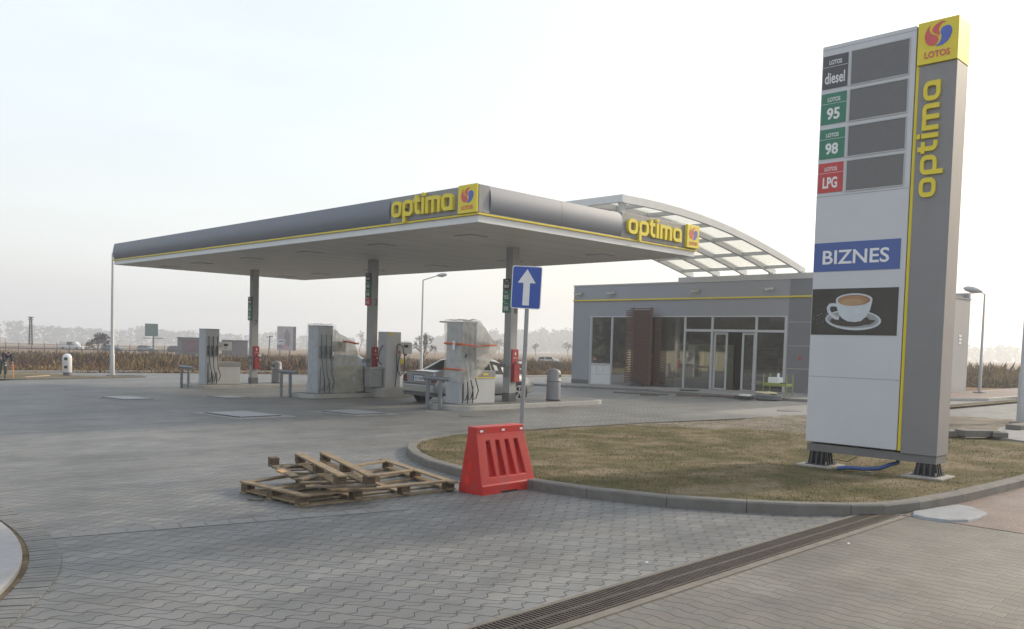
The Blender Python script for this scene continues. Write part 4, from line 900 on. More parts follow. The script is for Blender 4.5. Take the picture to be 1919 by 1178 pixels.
# interior
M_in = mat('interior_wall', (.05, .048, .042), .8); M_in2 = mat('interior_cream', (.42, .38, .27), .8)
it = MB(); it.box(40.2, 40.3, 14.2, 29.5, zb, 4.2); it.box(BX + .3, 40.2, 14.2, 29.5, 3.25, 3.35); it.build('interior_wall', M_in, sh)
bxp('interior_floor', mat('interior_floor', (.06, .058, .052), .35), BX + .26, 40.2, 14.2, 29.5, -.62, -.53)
bxp('pillar', M_in2, 36.2, 36.6, 26.9, 27.25, -.53, 3.24)
bxp('partition', M_in2, 37.4, 37.5, 22.0, 25.4, -.53, 1.75)
mb = MB()
for k in range(5): mb.box(38.2, 38.7, 18.2, 21.8, -.2 + k * .45, -.16 + k * .45)
for y in (18.2, 20, 21.76): mb.box(38.2, 38.7, y, y + .04, -.53, 1.9)
mb.build('shelves', mat('shelf', (.2, .17, .12), .7), sh)
bxp('counter', mat('counter', (.13, .16, .15), .6), 36.0, 36.8, 22.2, 23.9, -.53, .5)
bxp('ladder_board', mat('interior_red', (.4, .1, .06), .7), 36.7, 36.75, 26.3, 26.5, -.3, 1.2)
bxp('step', mat('dark_mat', (.07, .065, .06), .9), 33.0, BX + .2, 18.9, 21.6, -.55, -.335)
# wall mounted alarm light
bxp('alarm_lamp', M_red, BX - .07, BX - .004, 16.98, 17.10, 1.2, 1.32, bv=.02)
# brown slat screen
ss = thing('slat_screen', 'tall brown horizontal slat screen standing against the shop window', 'slat screen', (33.9, 25.1, gz(0, 25)))
for nm_, x, a, b, z1_ in (('slats', 33.98, 24.42, 25.80, 3.44), ('side_slats', 34.22, 24.08, 24.46, 2.95), ('side_slats', 34.22, 25.70, 26.20, 3.36)):
    mb = MB(); z = -.46
    while z < z1_: mb.box(x - .02, x + .02, a, b, z, z + .05); z += .085
    mb.build(nm_, M_slat, ss)
mb = MB()
for y in (24.55, 25.62): mb.box(34.01, 34.06, y, y + .05, -.5, 3.46)
mb.build('post', mat('slat_post', (.13, .075, .06), .6), ss)
mb = MB(); mb.box(34.07, 34.09, 24.6, 25.6, -.48, 3.3); mb.build('back_board', mat('slat_back', (.055, .035, .03), .8), ss)
mb = MB(); surf(mb, lambda u, v: (33.4 + .5 * v, 24.6 + 1.5 * u, -.48 + .35 * v * math.sin(u * 3.14)), 12, 6, .06, 5); tag(mb.build('dark_cloth', M_black, loc=(33.6, 25.3, -.5)), 'crumpled black cloth at the foot of the brown slat screen', 'cloth')
# cameras
camM = mat('camera_grey', (.5, .5, .48), .5)
for y, lb in ((29.35, 'bullet camera leftmost on the shop front'), (27.2, 'bullet camera second from the left on the shop front'), (22.2, 'bullet camera above the window beside the shop door'), (18.45, 'bullet camera rightmost on the shop front')):
    t = thing('security_camera', 'grey ' + lb, 'security camera', (BX, y, 4.15), 0, 'bullet cameras on the shop front')
    mb = MB(); p = Vector((BX - .28, y + .22, 4.17)); q = Vector((BX - .10, y - .12, 4.24)); mb.tube([p, p.lerp(q, .9), q], [.065, .065, .04], 10); hs = mb.build('housing', camM, t, smooth=40)
    dv = (p - q).normalized(); mb = MB(); mb.tube([p + dv * .001, p + dv * .012], .045, 10); mb.build('lens', M_black, hs)
    mb = MB(); mb.beam(p + Vector((0, 0, .075)) + dv * .08, q + Vector((0, 0, .075)), .15, .012); mb.build('hood', camM, hs)
    mb = MB(); mb.tube([(BX - .14, y - .02, 4.2), (BX - .1, y - .02, 4.12), (BX - .002, y - .02, 4.12)], .022, 8); mb.build('bracket', camM, t)
# shop pavement
mb = MB(); q = [(31.3, 29.9), (31.3, 22.6), (30.6, 21.3), (29.2, 14.6), (29.2, 13.4), (34.4, 13.4), (34.4, 30.6), (31.3, 30.6)]
q = q[::-1]; mb.hexa([(x, y, gz(x, y, -.02)) for x, y in q[::1]], [(x, y, gz(x, y, .1)) for x, y in q]); mb.build('shop_pavement', mat('pavement_slabs', (.20, .195, .185), .85, 0, .15, 2, .3), kind='structure')
sheet('red_pavement', [(36.6, 10.3), (60, 8.9), (60, 13.6), (34.6, 13.6), (35, 11.6)], M_pave3, .10)
tag(kerb('pavement_kerb', [(34.5, 11.6), (36.5, 10.25), (41.5, 10.1), (60, 8.8)], .12, .13, M_kerb_far, seg=0), 'pale kerb of the pavement beside the shop end wall', 'kerb')

# arched vault between shop and canopy
vt = thing('arched_roof', 'curved white steel frame roof with milky panels above the shop', 'arched roof', (29, 20.4, 4.9))
AR = [(35.55, 5.03), (34.66, 5.22), (33.6, 5.43), (32.6, 5.61), (31.5, 5.80), (30.4, 5.97), (29.3, 6.12), (28.2, 6.235), (27.0, 6.33), (25.9, 6.39), (24.7, 6.42), (23.5, 6.42), (22.5, 6.39)]
RY = [17.6, 19.0, 20.42, 21.86, 23.3]
M_arch = mat('white_steel', (.52, .53, .53), .45, 0, .05, 2)
for y in RY:
    mb = MB(); hh = .13
    up = []
    for i, (x, z) in enumerate(AR):
        a = Vector(AR[max(i - 1, 0)]); b = Vector(AR[min(i + 1, len(AR) - 1)]); d = (b - a).normalized(); nn = Vector((d.y, -d.x)); nn = nn if nn.y > 0 else -nn; up.append(nn)
    o = len(mb.v)
    for (x, z), nn in zip(AR, up):
        for sy, sn in ((-1, -1), (1, -1), (1, 1), (-1, 1)): mb.v.append((x + nn.x * hh * sn, y + sy * .055, z + nn.y * hh * sn))
    for i in range(len(AR) - 1):
        for k in range(4): mb.f.append((o + i * 4 + k, o + i * 4 + (k + 1) % 4, o + (i + 1) * 4 + (k + 1) % 4, o + (i + 1) * 4 + k)); mb.mi.append(0)
    mb.f += [(3, 2, 1, 0), tuple(o + (len(AR) - 1) * 4 + k for k in range(4))]; mb.mi += [0, 0]
    mb.build('rib', M_arch, vt)
    mb = MB(); mb.tube([(35.35, y, 4.92), (35.35, y, 5.05)], .07, 10); mb.box(35.2, 35.5, y - .12, y + .12, 4.95, 5.0); mb.build('foot', M_arch, vt)
def arz(x):
    for (a, za), (b, zb_) in zip(AR, AR[1:]):
        if b <= x <= a: return za + (zb_ - za) * (x - a) / (b - a)
for x in (34.66, 32.65, 30.39, 28.18, 25.84, 24.0):
    z = arz(x)
    for a, b in zip(RY, RY[1:]):
        mb = MB(); mb.box(x - .055, x + .055, a + .056, b - .056, z - .09, z + .05); mb.build('purlin', M_arch, vt)
for a, b in zip(RY, RY[1:]):
    for i in range(len(AR) - 1):
        pass
    mb = MB(); vs = []
    for x, z in AR[1:]: vs += [(x, a + .05, z + .075), (x, b - .05, z + .075)]
    mb.add(vs, [(2 * i, 2 * i + 1, 2 * i + 3, 2 * i + 2) for i in range(len(AR) - 2)]); mb.build('panel', M_milk, vt, smooth=True)
mb = MB(); mb.box(22.42, 22.56, 17.5, 23.4, 6.28, 6.52); mb.build('edge_beam', M_arch, vt)
for y in (17.75, 23.1): mb = MB(); mb.tube([(22.75, y, 5.1), (22.75, y, 6.1), (22.75, y, 6.3)], [.07, .07, .17], 10); mb.build('post', M_arch, vt)
mb = MB(); mb.box(35.0, 35.8, 16.8, 23.75, 4.5, 4.93); tag(mb.build('roof_upstand', M_lgrey, loc=(35.4, 20, 4.5), bevel=.01), 'pale box upstand on the shop roof carrying the arched frame', 'roof upstand')

# tools in front of the shop
tr = thing('tool_trolley', 'lime green tubular trolley in front of the shop window', 'trolley', (30.2, 15.6, gz(0, 15.6)), R_(0))
zt = gz(0, 15.6, .10); M_lime = mat('lime_paint', (.26, .31, .07), .5)
mb = MB()
for x in (30.1, 30.6):
    for y in (15.4, 16.35): mb = MB(); mb.tube([(x, y, zt), (x, y, zt + .85)], .025, 6); mb.build('leg', M_lime, tr)
mb = MB(); mb.box(30.05, 30.65, 15.4, 16.35, zt + .40, zt + .50); mb.build('tray', M_lime, tr)
mb = MB(); mb.box(30.15, 30.5, 15.75, 16.2, zt + .502, zt + .72); mb.tube([(30.3, 15.85, zt + .72), (30.3, 15.85, zt + .88)], .05, 8); tag(mb.build('canister', M_txt, loc=(30.3, 15.9, zt + .5), bevel=.02), 'white plastic canister standing on the lime green trolley', 'canister')
mb = MB(); mb.box(30.2, 30.55, 15.45, 15.72, zt + .502, zt + .53); tag(mb.build('tool_board', M_black, loc=(30.3, 15.3, zt + .5)), 'flat black tool lying on the lime green trolley', 'tool')
t = thing('tool_bag', 'dark tool bag with a cream top on the ground beside the lime trolley', 'bag', (28.6, 15.6, gz(0, 15.6)))
zt = gz(0, 15.6)
mb = MB(); mb.lathe([(.25, 0), (.34, .05), (.33, .2), (.2, .26)], (28.9, 15.5, zt), 12, 1, 1.6); mb.build('body', M_dgrey, t, smooth=True)
mb = MB(); surf(mb, lambda u, v: (28.75 + .4 * u, 15.1 + .85 * v, zt + .27 + .05 * math.sin(u * 3)), 6, 8, .04, 3); mb.build('cover', mat('cream_cloth', (.5, .42, .25), .9), t, smooth=True)
mb = MB(); mb.box(28.2, 28.6, 15.9, 16.5, zt + .02, zt + .14); mb.tube([(28.1, 16.2, zt + .05), (28.4, 17.2, zt + .06), (28.2, 17.9, zt + .03)], .03, 6); tag(mb.build('power_tool', M_black, loc=(28.4, 16.3, zt), bevel=.02), 'black power tool and cable lying left of the tool bag', 'power tool')
mb = MB(); mb.box(28.22, 28.5, 15.95, 16.3, zt + .145, zt + .2); tag(mb.build('folded_sheet', M_txt, loc=(28.3, 16.1, zt + .15)), 'white folded sheet lying on the black power tool', 'sheet')
for i, (a, b, z, w_, c_, lb) in enumerate((((27.9, 21.9), (28.2, 19.4), .03, .06, M_dgrey, 'long dark metal bar lying on the paving before the shop windows'), ((27.3, 20.1), (27.6, 19.4), .03, .14, M_wood_old, 'short dark board lying beside the long metal bar'), ((28.5, 19.2), (28.8, 17.9), .03, .2, mat('brown_board', (.14, .09, .07), .9), 'brown board lying before the shop door'), ((30.8, 20.6), (31.0, 19.8), .12, .12, M_black, 'thin black strip lying below the window left of the door'), ((28.9, 17.6), (29.1, 16.9), .03, .1, mat('reddish_board', (.2, .09, .07), .9), 'narrow reddish board lying in front of the door mat'))):
    mb = MB(); mb.beam((a[0], a[1], gz(a[0], a[1], z + .03)), (b[0], b[1], gz(b[0], b[1], z + .03)), w_, .05); tag(mb.build('loose_board', c_, loc=(a[0], a[1], gz(a[0], a[1]))), lb, 'board')

# ------------------------------------------------------------------ price tower
TX0 = 11.75; YL, YR = 5.68, 3.88; TD = .42
pt = thing('price_tower', 'tall grey and white fuel price tower with yellow top standing on the grass', 'price sign', (TX0, 4.8, gz(0, 4.8, .1)))
def tb(nm, mt, x0, x1, y0, y1, z0, z1, par=pt, bv=0): mb = MB(); mb.box(x0, x1, y0, y1, z0, z1); return mb.build(nm, mt, par, bevel=bv)
tb('white_panel', M_panel, TX0, TX0 + TD, 4.395, YL, .25, 5.86, bv=.008)
tb('yellow_strip', M_yel_line, TX0 + .01, TX0 + TD - .01, 4.345, 4.383, .25, 5.86)
tb('shadow_gap', M_dark, TX0 + .03, TX0 + TD - .03, 4.3835, 4.3945, .25, 5.85)
tb('grey_panel', mat('tower_grey', (.22, .215, .22), .5, .1, .05, 2), TX0 + .005, TX0 + TD, YR, 4.343, .22, 5.32, bv=.006)
tb('plinth_beam', mat('tower_plinth', (.15, .145, .145), .6, 0, .1, 3), TX0 + .02, TX0 + TD - .02, YR + .01, YL - .02, .115, .222)
yb = tb('emblem_cap', M_yellow, TX0 - .02, TX0 + TD + .006, YR - .006, 4.372, 5.325, 5.87, bv=.006)
FR = (Vector((TX0 - .0215, 4.372, 5.325)), -AY, AZ)
mb = MB(); logo(mb, FR, .50, .575, 0, (0, 1), .005); mb.build('emblem', [M_logored, M_logoblue], yb)
frV = (Vector((TX0 + .004, 4.06, 3.60)), AZ, AY)      # reads upwards: x -> +Z, y -> +Y ; normal = Z x Y = -X
mb = MB(); optima(mb, frV, (0, 0), 1.49 / OPT_W, .03, .205); mb.build('lettering', M_yellow, pt)
FT = (Vector((TX0 - .001, 5.68, 0)), -AY, AZ)
prices = [(5.255, 5.715, M_char, 'diesel'), (4.76, 5.19, M_green, '95'), (4.275, 4.69, M_green, '98'), (3.80, 4.215, M_red, 'LPG')]
for z0_, z1_, mt, s_ in prices:
    h_ = z1_ - z0_
    mb = MB(); mb.fprism(FT, [(.018, z0_), (.378, z0_), (.378, z1_), (.018, z1_)], .0, .006); gp = mb.build('grade_panel', mt, pt)
    mb = MB(); put_text(mb, 'LOTOS', FT, .11, .29, z0_ + h_ * .73, z0_ + h_ * .86, .02, .002, .0065)
    wd = {'diesel': (.055, .34), '95': (.105, .29), '98': (.105, .29), 'LPG': (.09, .30)}[s_]
    put_text(mb, s_, FT, wd[0], wd[1], z0_ + h_ * .16, z0_ + h_ * (.50 if s_ == 'diesel' else .52), .03 if s_ != 'diesel' else .015, .002, .0065)
    mb.fprism(FT, [(.018, z0_ + h_ * .655), (.378, z0_ + h_ * .655), (.378, z0_ + h_ * .665), (.018, z0_ + h_ * .665)], .0065, .0075); mb.build('lettering', M_txt, gp)
    mb = MB(); mb.fprism(FT, [(.43, z0_), (1.2, z0_), (1.2, z1_ - .005), (.43, z1_ - .005)], .0, .004); dp = mb.build('price_display', M_display, pt)
    mb = MB()
    for a, b, c, d in ((.415, .43, z0_ - .015, z1_ + .01), (1.2, 1.212, z0_ - .015, z1_ + .01), (.43, 1.2, z1_ - .005, z1_ + .01), (.43, 1.2, z0_ - .015, z0_)): mb.fprism(FT, [(a, c), (b, c), (b, d), (a, d)], .0, .010)
    mb.build('frame', M_lgrey, dp)
mb = MB(); mb.fprism(FT, [(.008, 2.685), (1.215, 2.685), (1.215, 3.09), (.008, 3.09)], 0, .005); bz = mb.build('blue_panel', M_bizblue, pt)
mb = MB(); put_text(mb, 'BIZNES', FT, .14, 1.07, 2.79, 2.985, .015, .002, .0055); mb.build('lettering', M_txt, bz)
for z in (5.80, 3.745, 1.19): mb = MB(); mb.fprism(FT, [(0, z), (1.283, z), (1.283, z + .006), (0, z + .006)], -.0005, .0007); mb.build('panel_joint', M_grey, pt)
# coffee poster: w 1.2, h .65
pz0, pw, ph = 1.79, 1.205, .65
mb = MB(); mb.fprism(FT, [(.012, pz0), (.012 + pw, pz0), (.012 + pw, pz0 + ph), (.012, pz0 + ph)], 0, .004)
mb.build('poster', mat('poster_brown', (.045, .04, .034), .5, 0, .25, 2.5), pt)
def ell(cx, cy, rx, ry, n=40, rot=0):
    o = []
    for k in range(n):
        a = 2 * math.pi * k / n; x = rx * math.cos(a); y = ry * math.sin(a); o.append((cx + x * math.cos(rot) - y * math.sin(rot), cy + x * math.sin(rot) + y * math.cos(rot)))
    return o
PN = lambda pts: [(.012 + (x - 225) / 1535 * pw, pz0 + ph - (y - 190) / 850 * ph) for x, y in pts][::-1]
mb = MB(); L_ = .0045
def lay(m_, pts):
    global L_
    mb.m(m_).fprism(FT, PN(pts)if True else pts, L_, L_ + .0006); L_ += .0008
lay(0, ell(990, 765, 500, 185, rot=.05)); lay(1, ell(985, 758, 462, 155, rot=.05)); lay(2, ell(930, 790, 350, 95, rot=.03)); 
lay(2, [(1180, 740), (1240, 715), (1290, 760), (1390, 770), (1360, 815), (1280, 850), (1150, 850)])
mb.m(0); ribbon(mb, FT, PN([(720, 500), (640, 485), (570, 490), (535, 540), (550, 610), (600, 670), (680, 730), (740, 735)])[::1], .022, L_, L_ + .0006); L_ += .0008
lay(0, [(670, 420), (700, 560), (740, 660), (800, 735), (900, 790), (1030, 805), (1140, 785), (1230, 700), (1290, 590), (1325, 420)]); lay(0, ell(998, 400, 327, 117)); lay(3, ell(998, 408, 292, 98)); lay(4, ell(975, 418, 262, 90)); lay(5, ell(960, 440, 200, 60))
rg = random.Random(3)
for _ in range(26):
    x = rg.gauss(380, 70); y = rg.gauss(720, 70); s = rg.uniform(5, 13)
    if x > 235 and 220 < y < 1010: lay(1, [(x, y), (x + s, y - s * .4), (x + s * 1.4, y + s * .5), (x + s * .3, y + s)])
for _ in range(9):
    x = rg.uniform(700, 1200); y = rg.uniform(800, 870); s = rg.uniform(5, 10); lay(4, [(x, y), (x + s, y - s * .4), (x + s * 1.4, y + s * .5)])
mb.build('cup_picture', [mat('print_white', (.52, .56, .60), .5, 0, .08, 6), mat('print_grey', (.30, .31, .31), .5, 0, .1, 6), mat('print_beans', (.06, .05, .042), .5, 0, .4, 40), mat('print_crema', (.28, .15, .08), .5), mat('print_coffee', (.36, .20, .10), .5, 0, .1, 8), mat('print_coffee_light', (.42, .27, .14), .5)], pt)
# feet
M_foot = mat('black_steel', (.05, .052, .056), .5, .4, .2, 8)
for (y, lb) in ((5.50, 0), (4.02, 0)):
    zc = gz(0, y, .012)
    ft = tb('foot', M_foot, 11.80, 11.98, y - .09, y + .09, zc + .03, .116)
    mb = MB(); xc = 11.89
    for s in (-1, 1):
        for k in (-.075, 0, .075):
            mb.hexa([(xc + s * .088, y + k - .01, zc + .03), (xc + s * .088, y + k + .01, zc + .03), (xc + s * .155, y + k + .01, zc + .03), (xc + s * .155, y + k - .01, zc + .03)], [(xc + s * .088, y + k - .01, .112), (xc + s * .088, y + k + .01, .112), (xc + s * .125, y + k + .01, .112), (xc + s * .125, y + k - .01, .112)])
            mb.hexa([(xc + k - .01, y + s * .088, zc + .03), (xc + k + .01, y + s * .088, zc + .03), (xc + k + .01, y + s * .155, zc + .03), (xc + k - .01, y + s * .155, zc + .03)], [(xc + k - .01, y + s * .088, .112), (xc + k + .01, y + s * .088, .112), (xc + k + .01, y + s * .125, .112), (xc + k - .01, y + s * .125, .112)])
    mb.box(xc - .165, xc + .165, y - .165, y + .165, zc + .005, zc + .03); mb.build('gusset', M_foot, ft)
    mb = MB()
    for a in (-.145, .145):
        for b in (-.145, .145): mb.tube([(xc + a, y + b, zc + .02), (xc + a, y + b, zc + .075)], .012, 6)
    mb.build('bolt', M_steel, ft)
    mb = MB(); mb.box(xc - .27, xc + .25, y - .26, y + .26, zc - .12, zc + .022); tag(mb.build('footing', mat('footing_concrete', (.30, .285, .26), .9, 0, .18, 5, .4), loc=(xc, y, zc), bevel=.012), ('square concrete footing under the left leg of the price tower' if y > 5 else 'square concrete footing under the right leg of the price tower'), 'footing')
mb = MB(); zc = gz(0, 4.7, .03); mb.tube([(11.95, 4.42, .15), (11.94, 4.44, .06), (11.85, 4.50, zc + .10), (11.74, 4.60, zc + .045), (11.62, 4.75, zc + .03), (11.56, 4.98, zc + .025), (11.55, 5.10, zc + .0)], .028, 10)
tag(mb.build('conduit', mat('blue_pipe', (.03, .07, .22), .45), loc=(11.75, 4.6, zc), smooth=True), 'bent blue plastic conduit coming out of the grass under the price tower', 'conduit')
mb = MB(); mb.tube([(11.98, 5.02, .07), (11.9, 5.12, .0), (11.86, 5.25, zc + .08), (11.8, 5.35, zc + .06)], .005, 5); tag(mb.build('cable', M_black, loc=(11.9, 5.1, 0)), 'thin dark cable hanging by the left leg of the price tower', 'cable')

# ------------------------------------------------------------------ one way sign
sx_, sy_ = 8.955, 8.725
ow = thing('road_sign', 'blue square one way sign with white arrow on a steel pole', 'road sign', (sx_, sy_, gz(0, sy_, .08)))
mb = MB(); zb_ = gz(0, sy_, .05); mb.tube([(sx_, sy_, zb_), (sx_ + .035, sy_ - .035, 2.68)], .033, 14); mb.build('pole', M_steel, ow, smooth=True)
U_ = (Vector((9.113, 8.562, 2.36)) - Vector((8.812, 8.868, 2.38))); U_.z = -.012; wS = U_.length; U_.normalize(); V_ = Vector((0, 0, 1)); V_ = (V_ - U_ * V_.dot(U_)).normalized()
# plate turned partly away: shift it towards the camera side of the pole
O_ = Vector((8.785, 8.845, 2.055)); fS = (O_, U_, V_); wS = .435; hS = .62
mb = MB(); mb.fprism(fS, rrect(0, wS, 0, hS, .03), .0, .012); pl_ = mb.build('plate', M_txt, ow)
mb = MB(); mb.fprism(fS, rrect(.012, wS - .012, .012, hS - .012, .024), .0122, .0135); mb.build('plate_face', M_blue, pl_)
mb = MB(); c = wS / 2; mb.fprism(fS, [(c - .048, .05), (c + .048, .05), (c + .048, .375), (c + .13, .375), (c, .575), (c - .13, .375), (c - .048, .375)], .0137, .0148); mb.build('arrow', M_txt, pl_)
mb = MB()
for z in (.15, .47): mb.fprism(fS, [(c - .1, z), (c + .1, z), (c + .1, z + .03), (c - .1, z + .03)], -.02, -.001)
mb.build('clamp', M_steel, ow)

# ------------------------------------------------------------------ red barrier
bw, bd, bh = .87, .38, .745
bl_ = thing('plastic_barrier', 'red plastic water filled traffic barrier beside the wooden pallets', 'traffic barrier', (6.36, 6.76, gz(0, 6.8)), R_(1.5))
mb = MB()
def tb_(z):   # half depth at height (centre at y=bd/2)
    if z <= .10: return .19
    if z <= .105: return .185
    if z >= .64: return .072
    return .178 + (.075 - .178) * (z - .105) / (.64 - .105)
def xs_(z): k = max(0, (z - .1) / .645); return .0 + .004 * k, bw - .105 * k
zs = [0, .10, .112, .17]; slot0, slot1 = .19, .52
prof = []
X0s = [0.0]
# front face with four recessed tapered slots, built as a grid of columns
cols_f = [0.0, .17, .275, .345, .45, .515, .62, .685, .79, 1.0]   # fractions ; slots are the odd intervals
cols_f = [0.0, .155, .285, .345, .475, .535, .665, .725, .855, 1.0]
zrow = [0, .10, .112, .185, .585, .625, .665, bh]
def P_(fx, z, side, inset=0):
    a, b = xs_(z); x = a + (b - a) * fx; h = tb_(z) - inset; return (x, bd / 2 + side * h, z)
GB_ = []
for side in (-1, 1):
    gidx = {}; GB_.append(len(mb.v))
    for i, fx in enumerate(cols_f):
        for j, z in enumerate(zrow):
            f2_ = fx
            if 1 <= i <= 8 and z >= .5 and z < .62:   # slots narrow towards the top
                s_i = (i - 1) // 2; c_ = (cols_f[1 + 2 * s_i] + cols_f[2 + 2 * s_i]) / 2; f2_ = c_ + (fx - c_) * .62 - .012
            gidx[(i, j)] = len(mb.v); mb.v.append(P_(f2_, z, side))
    for i in range(len(cols_f) - 1):
        for j in range(len(zrow) - 1):
            a, b, c_, d = gidx[(i, j)], gidx[(i + 1, j)], gidx[(i + 1, j + 1)], gidx[(i, j + 1)]
            if i % 2 == 1 and j == 3:
                o = len(mb.v)
                for q_ in (a, b, c_, d):
                    p = mb.v[q_]; cx0 = (mb.v[a][0] + mb.v[b][0] + mb.v[c_][0] + mb.v[d][0]) / 4
                    mb.v.append((p[0] + (cx0 - p[0]) * .22, p[1] - side * .055, p[2] + (.012 if q_ in (a, b) else -.025)))
                for k, (p, q) in enumerate(((a, b), (b, c_), (c_, d), (d, a))):
                    k2 = (k + 1) % 4; mb.f.append((p, q, o + k2, o + k)); mb.mi.append(0)
                mb.f.append((o, o + 1, o + 2, o + 3)); mb.mi.append(0)
            else: mb.f.append((a, b, c_, d) if side < 0 else (d, c_, b, a)); mb.mi.append(0)
n_ = GB_[1] - GB_[0]
for i in (0, len(cols_f) - 1):
    ring_ = [i * len(zrow) + j for j in range(len(zrow))]
    for j in range(len(zrow) - 1):
        a, b = ring_[j], ring_[j + 1]; q = (a, b, b + n_, a + n_) if i == 0 else (b, a, a + n_, b + n_)
        mb.f.append(q); mb.mi.append(0)
jt = len(zrow) - 1
for i in range(len(cols_f) - 1):
    a = i * len(zrow) + jt; b = (i + 1) * len(zrow) + jt; mb.f.append((a, b, b + n_, a + n_)); mb.mi.append(0)
mb.build('body', M_barrier, bl_, local=True, bevel=.008)
mb = MB(); mb.box(.30, .56, -.004, bd + .004, -.002, .022); mb.build('foot_recess', M_dark, bl_, local=True)
mb = MB()
for x in (.055, .40, .70):
    mb.fprism((Vector((x, bd / 2 - .0735, .665)), AX, AZ), [(0, .02), (.045, .02), (.045, .043), (0, .043)], .0, .003)
mb.build('reflector', M_txt, bl_, local=True)
mb = MB(); mb.lathe([(.04, 0), (.04, .018), (.02, .02)], (.62, bd / 2, bh), 12) if 0 else None
mb = MB(); frE = (Vector((-.0005, bd / 2 + .02, .10)), -AY, AZ)
for (cy_2, cz_2, r_) in ((.02, .11, .058), (-.05, .25, .04)):
    pass
# lens-like red reflectors on the end
for (yy, zz, rx, rz_) in ((.235, .15, .042, .062), (.205, .30, .04, .058)):
    mb2 = MB(); mb2.hexa([(-.004, yy + rx * math.cos(R_(k * 22.5)), zz + rz_ * math.sin(R_(k * 22.5))) for k in range(16)], [(.01, yy + rx * math.cos(R_(k * 22.5)), zz + rz_ * math.sin(R_(k * 22.5))) for k in range(16)])
    mb2.build('socket', mat('bright_red_plastic', (.60, .03, .022), .35), bl_, local=True)

# ------------------------------------------------------------------ pallets
def board(mb, p, q, w_, h_, up=(0, 0, 1)): mb.beam(p, q, w_, h_, up)
# big frame-like pallet: corners A(4.45,8.60) B(4.48,7.42) C(6.33,7.16) D(7.15,9.34)->taken rectangular-ish
A = Vector((4.46, 8.60)); B = Vector((4.49, 7.42)); C_ = Vector((6.33, 7.16)); D = Vector((6.42, 8.50))
E_ = Vector((7.10, 9.32))
p1 = thing('pallet', 'wide low pallet frame lying flat under the broken pallet', 'pallet', (4.49, 7.42, gz(0, 7.42)))
def Q(u, v, z):   # u along B->C, v along B->A
    a = B.lerp(C_, u); b = A.lerp(E_, u) if False else A.lerp(A2, u); p = a.lerp(b, v); return Vector((p.x, p.y, gz(p.x, p.y, z)))
A2 = Vector((6.95, 9.25))
for v in (.05, .5, .95):
    for u in (.03, .35, .66, .97):
        c = Q(u, v, 0); mb = MB(); d = (Q(min(1, u + .02), v, 0) - Q(max(0, u - .02), v, 0)).normalized(); mb.beam(c - d * .055 + Vector((0, 0, .062)), c + d * .055 + Vector((0, 0, .062)), .10, .082); mb.build('block', M_block, p1, bevel=.004)
for v in (.05, .5, .95): mb = MB(); mb.beam(Q(0, v, .011), Q(1, v, .011), .09, .02); mb.build('bottom_board', M_wood, p1, bevel=.002)
for v in (.2, .33, .68): mb = MB(); mb.beam(Q(.02, v, .011), Q(.98, v, .011), .08, .018); mb.build('bottom_board', M_wood_old, p1, bevel=.002)
for u in (.03, .35, .66, .97): mb = MB(); mb.beam(Q(u, 0, .034), Q(u, 1, .034), .08, .018) if u in (.35, .66) else mb.beam(Q(u, 0, .034), Q(u, 1, .034), .095, .018); mb.build('bottom_board', M_wood, p1, bevel=.002)
for u in (.03, .97): mb = MB(); mb.beam(Q(u, -.03, .115), Q(u, 1.03, .115), .10, .02); mb.build('top_board', M_wood, p1, bevel=.002)
for v in (.04, .5, .96): mb = MB(); mb.beam(Q(0.05, v, .1155), Q(.95, v, .1155), .095, .0195); mb.build('top_board', M_wood, p1, bevel=.002)
# broken upside-down pallet leaning on it
p2 = thing('pallet', 'broken weathered pallet lying upside down and tilted on the wide pallet', 'pallet', (5.2, 8.1, gz(0, 8.1, .12)))
def Q2(u, v, z):   # u: across runners, v: along runners (far-left -> near-right)
    a = Vector((5.00, 8.88)); b = Vector((4.95, 7.80)); c = Vector((5.68, 8.84)); d = Vector((5.16, 7.18))
    fa = Vector((4.97, 8.80)).lerp(Vector((5.68, 8.80)), u); fb = Vector((4.62, 7.45)).lerp(Vector((5.20, 7.20)), u); p = fa.lerp(fb, v)
    return Vector((p.x, p.y, gz(p.x, p.y, 0) + lerp(.20, .155, v) + lerp(.035, .01, u) + z))
for j, v in enumerate((.0, .11, .24, .4, .55, .70, .84, .98)):
    mb = MB(); w_ = .10 if j not in (2, 4) else .085; mb.beam(Q2(-.05, v, random.uniform(-.008, .008)), Q2(1.08, v + random.uniform(-.02, .02), random.uniform(-.008, .008)), w_, .018); mb.build('deck_board', M_wood_old, p2, bevel=.002)
for u in (.0, .5, .98): mb = MB(); mb.beam(Q2(u, -.02, .019), Q2(u, 1.02 if u else .62, .019), .10, .018); mb.build('stringer', M_wood_old, p2, bevel=.002)
for u in (.0, .5, .98):
    for v in ((.0, .48, .97) if u else (.02,)):
        c = Q2(u, v, .068); d = (Q2(u, min(1, v + .05), 0) - Q2(u, max(0, v - .05), 0)).normalized(); mb = MB(); mb.beam(c - d * .062, c + d * .062, .10, .078); mb.build('block', M_block, p2, bevel=.004)
for u in (.5, .98): mb = MB(); mb.beam(Q2(u, -.05, .118), Q2(u, 1.04, .118), .10, .02); mb.build('runner', M_wood, p2, bevel=.002)
mb = MB(); mb.beam(Q2(.05, .2, .03), Q2(.9, .05, .04), .08, .018); mb.build('deck_board', M_wood_old, p2, bevel=.002)
mb = MB(); mb.beam(Q2(-.1, .35, .03), Q2(.25, .75, -.05), .09, .02); mb.build('broken_board', mat('fresh_split_wood', (.42, .25, .12), .8, 0, .3, 9), p2, bevel=.002)
mb = MB(); mb.beam(Q2(-.05, .8, .03), Q2(.55, .62, .035), .09, .02); mb.build('deck_board', M_wood_old, p2, bevel=.002)
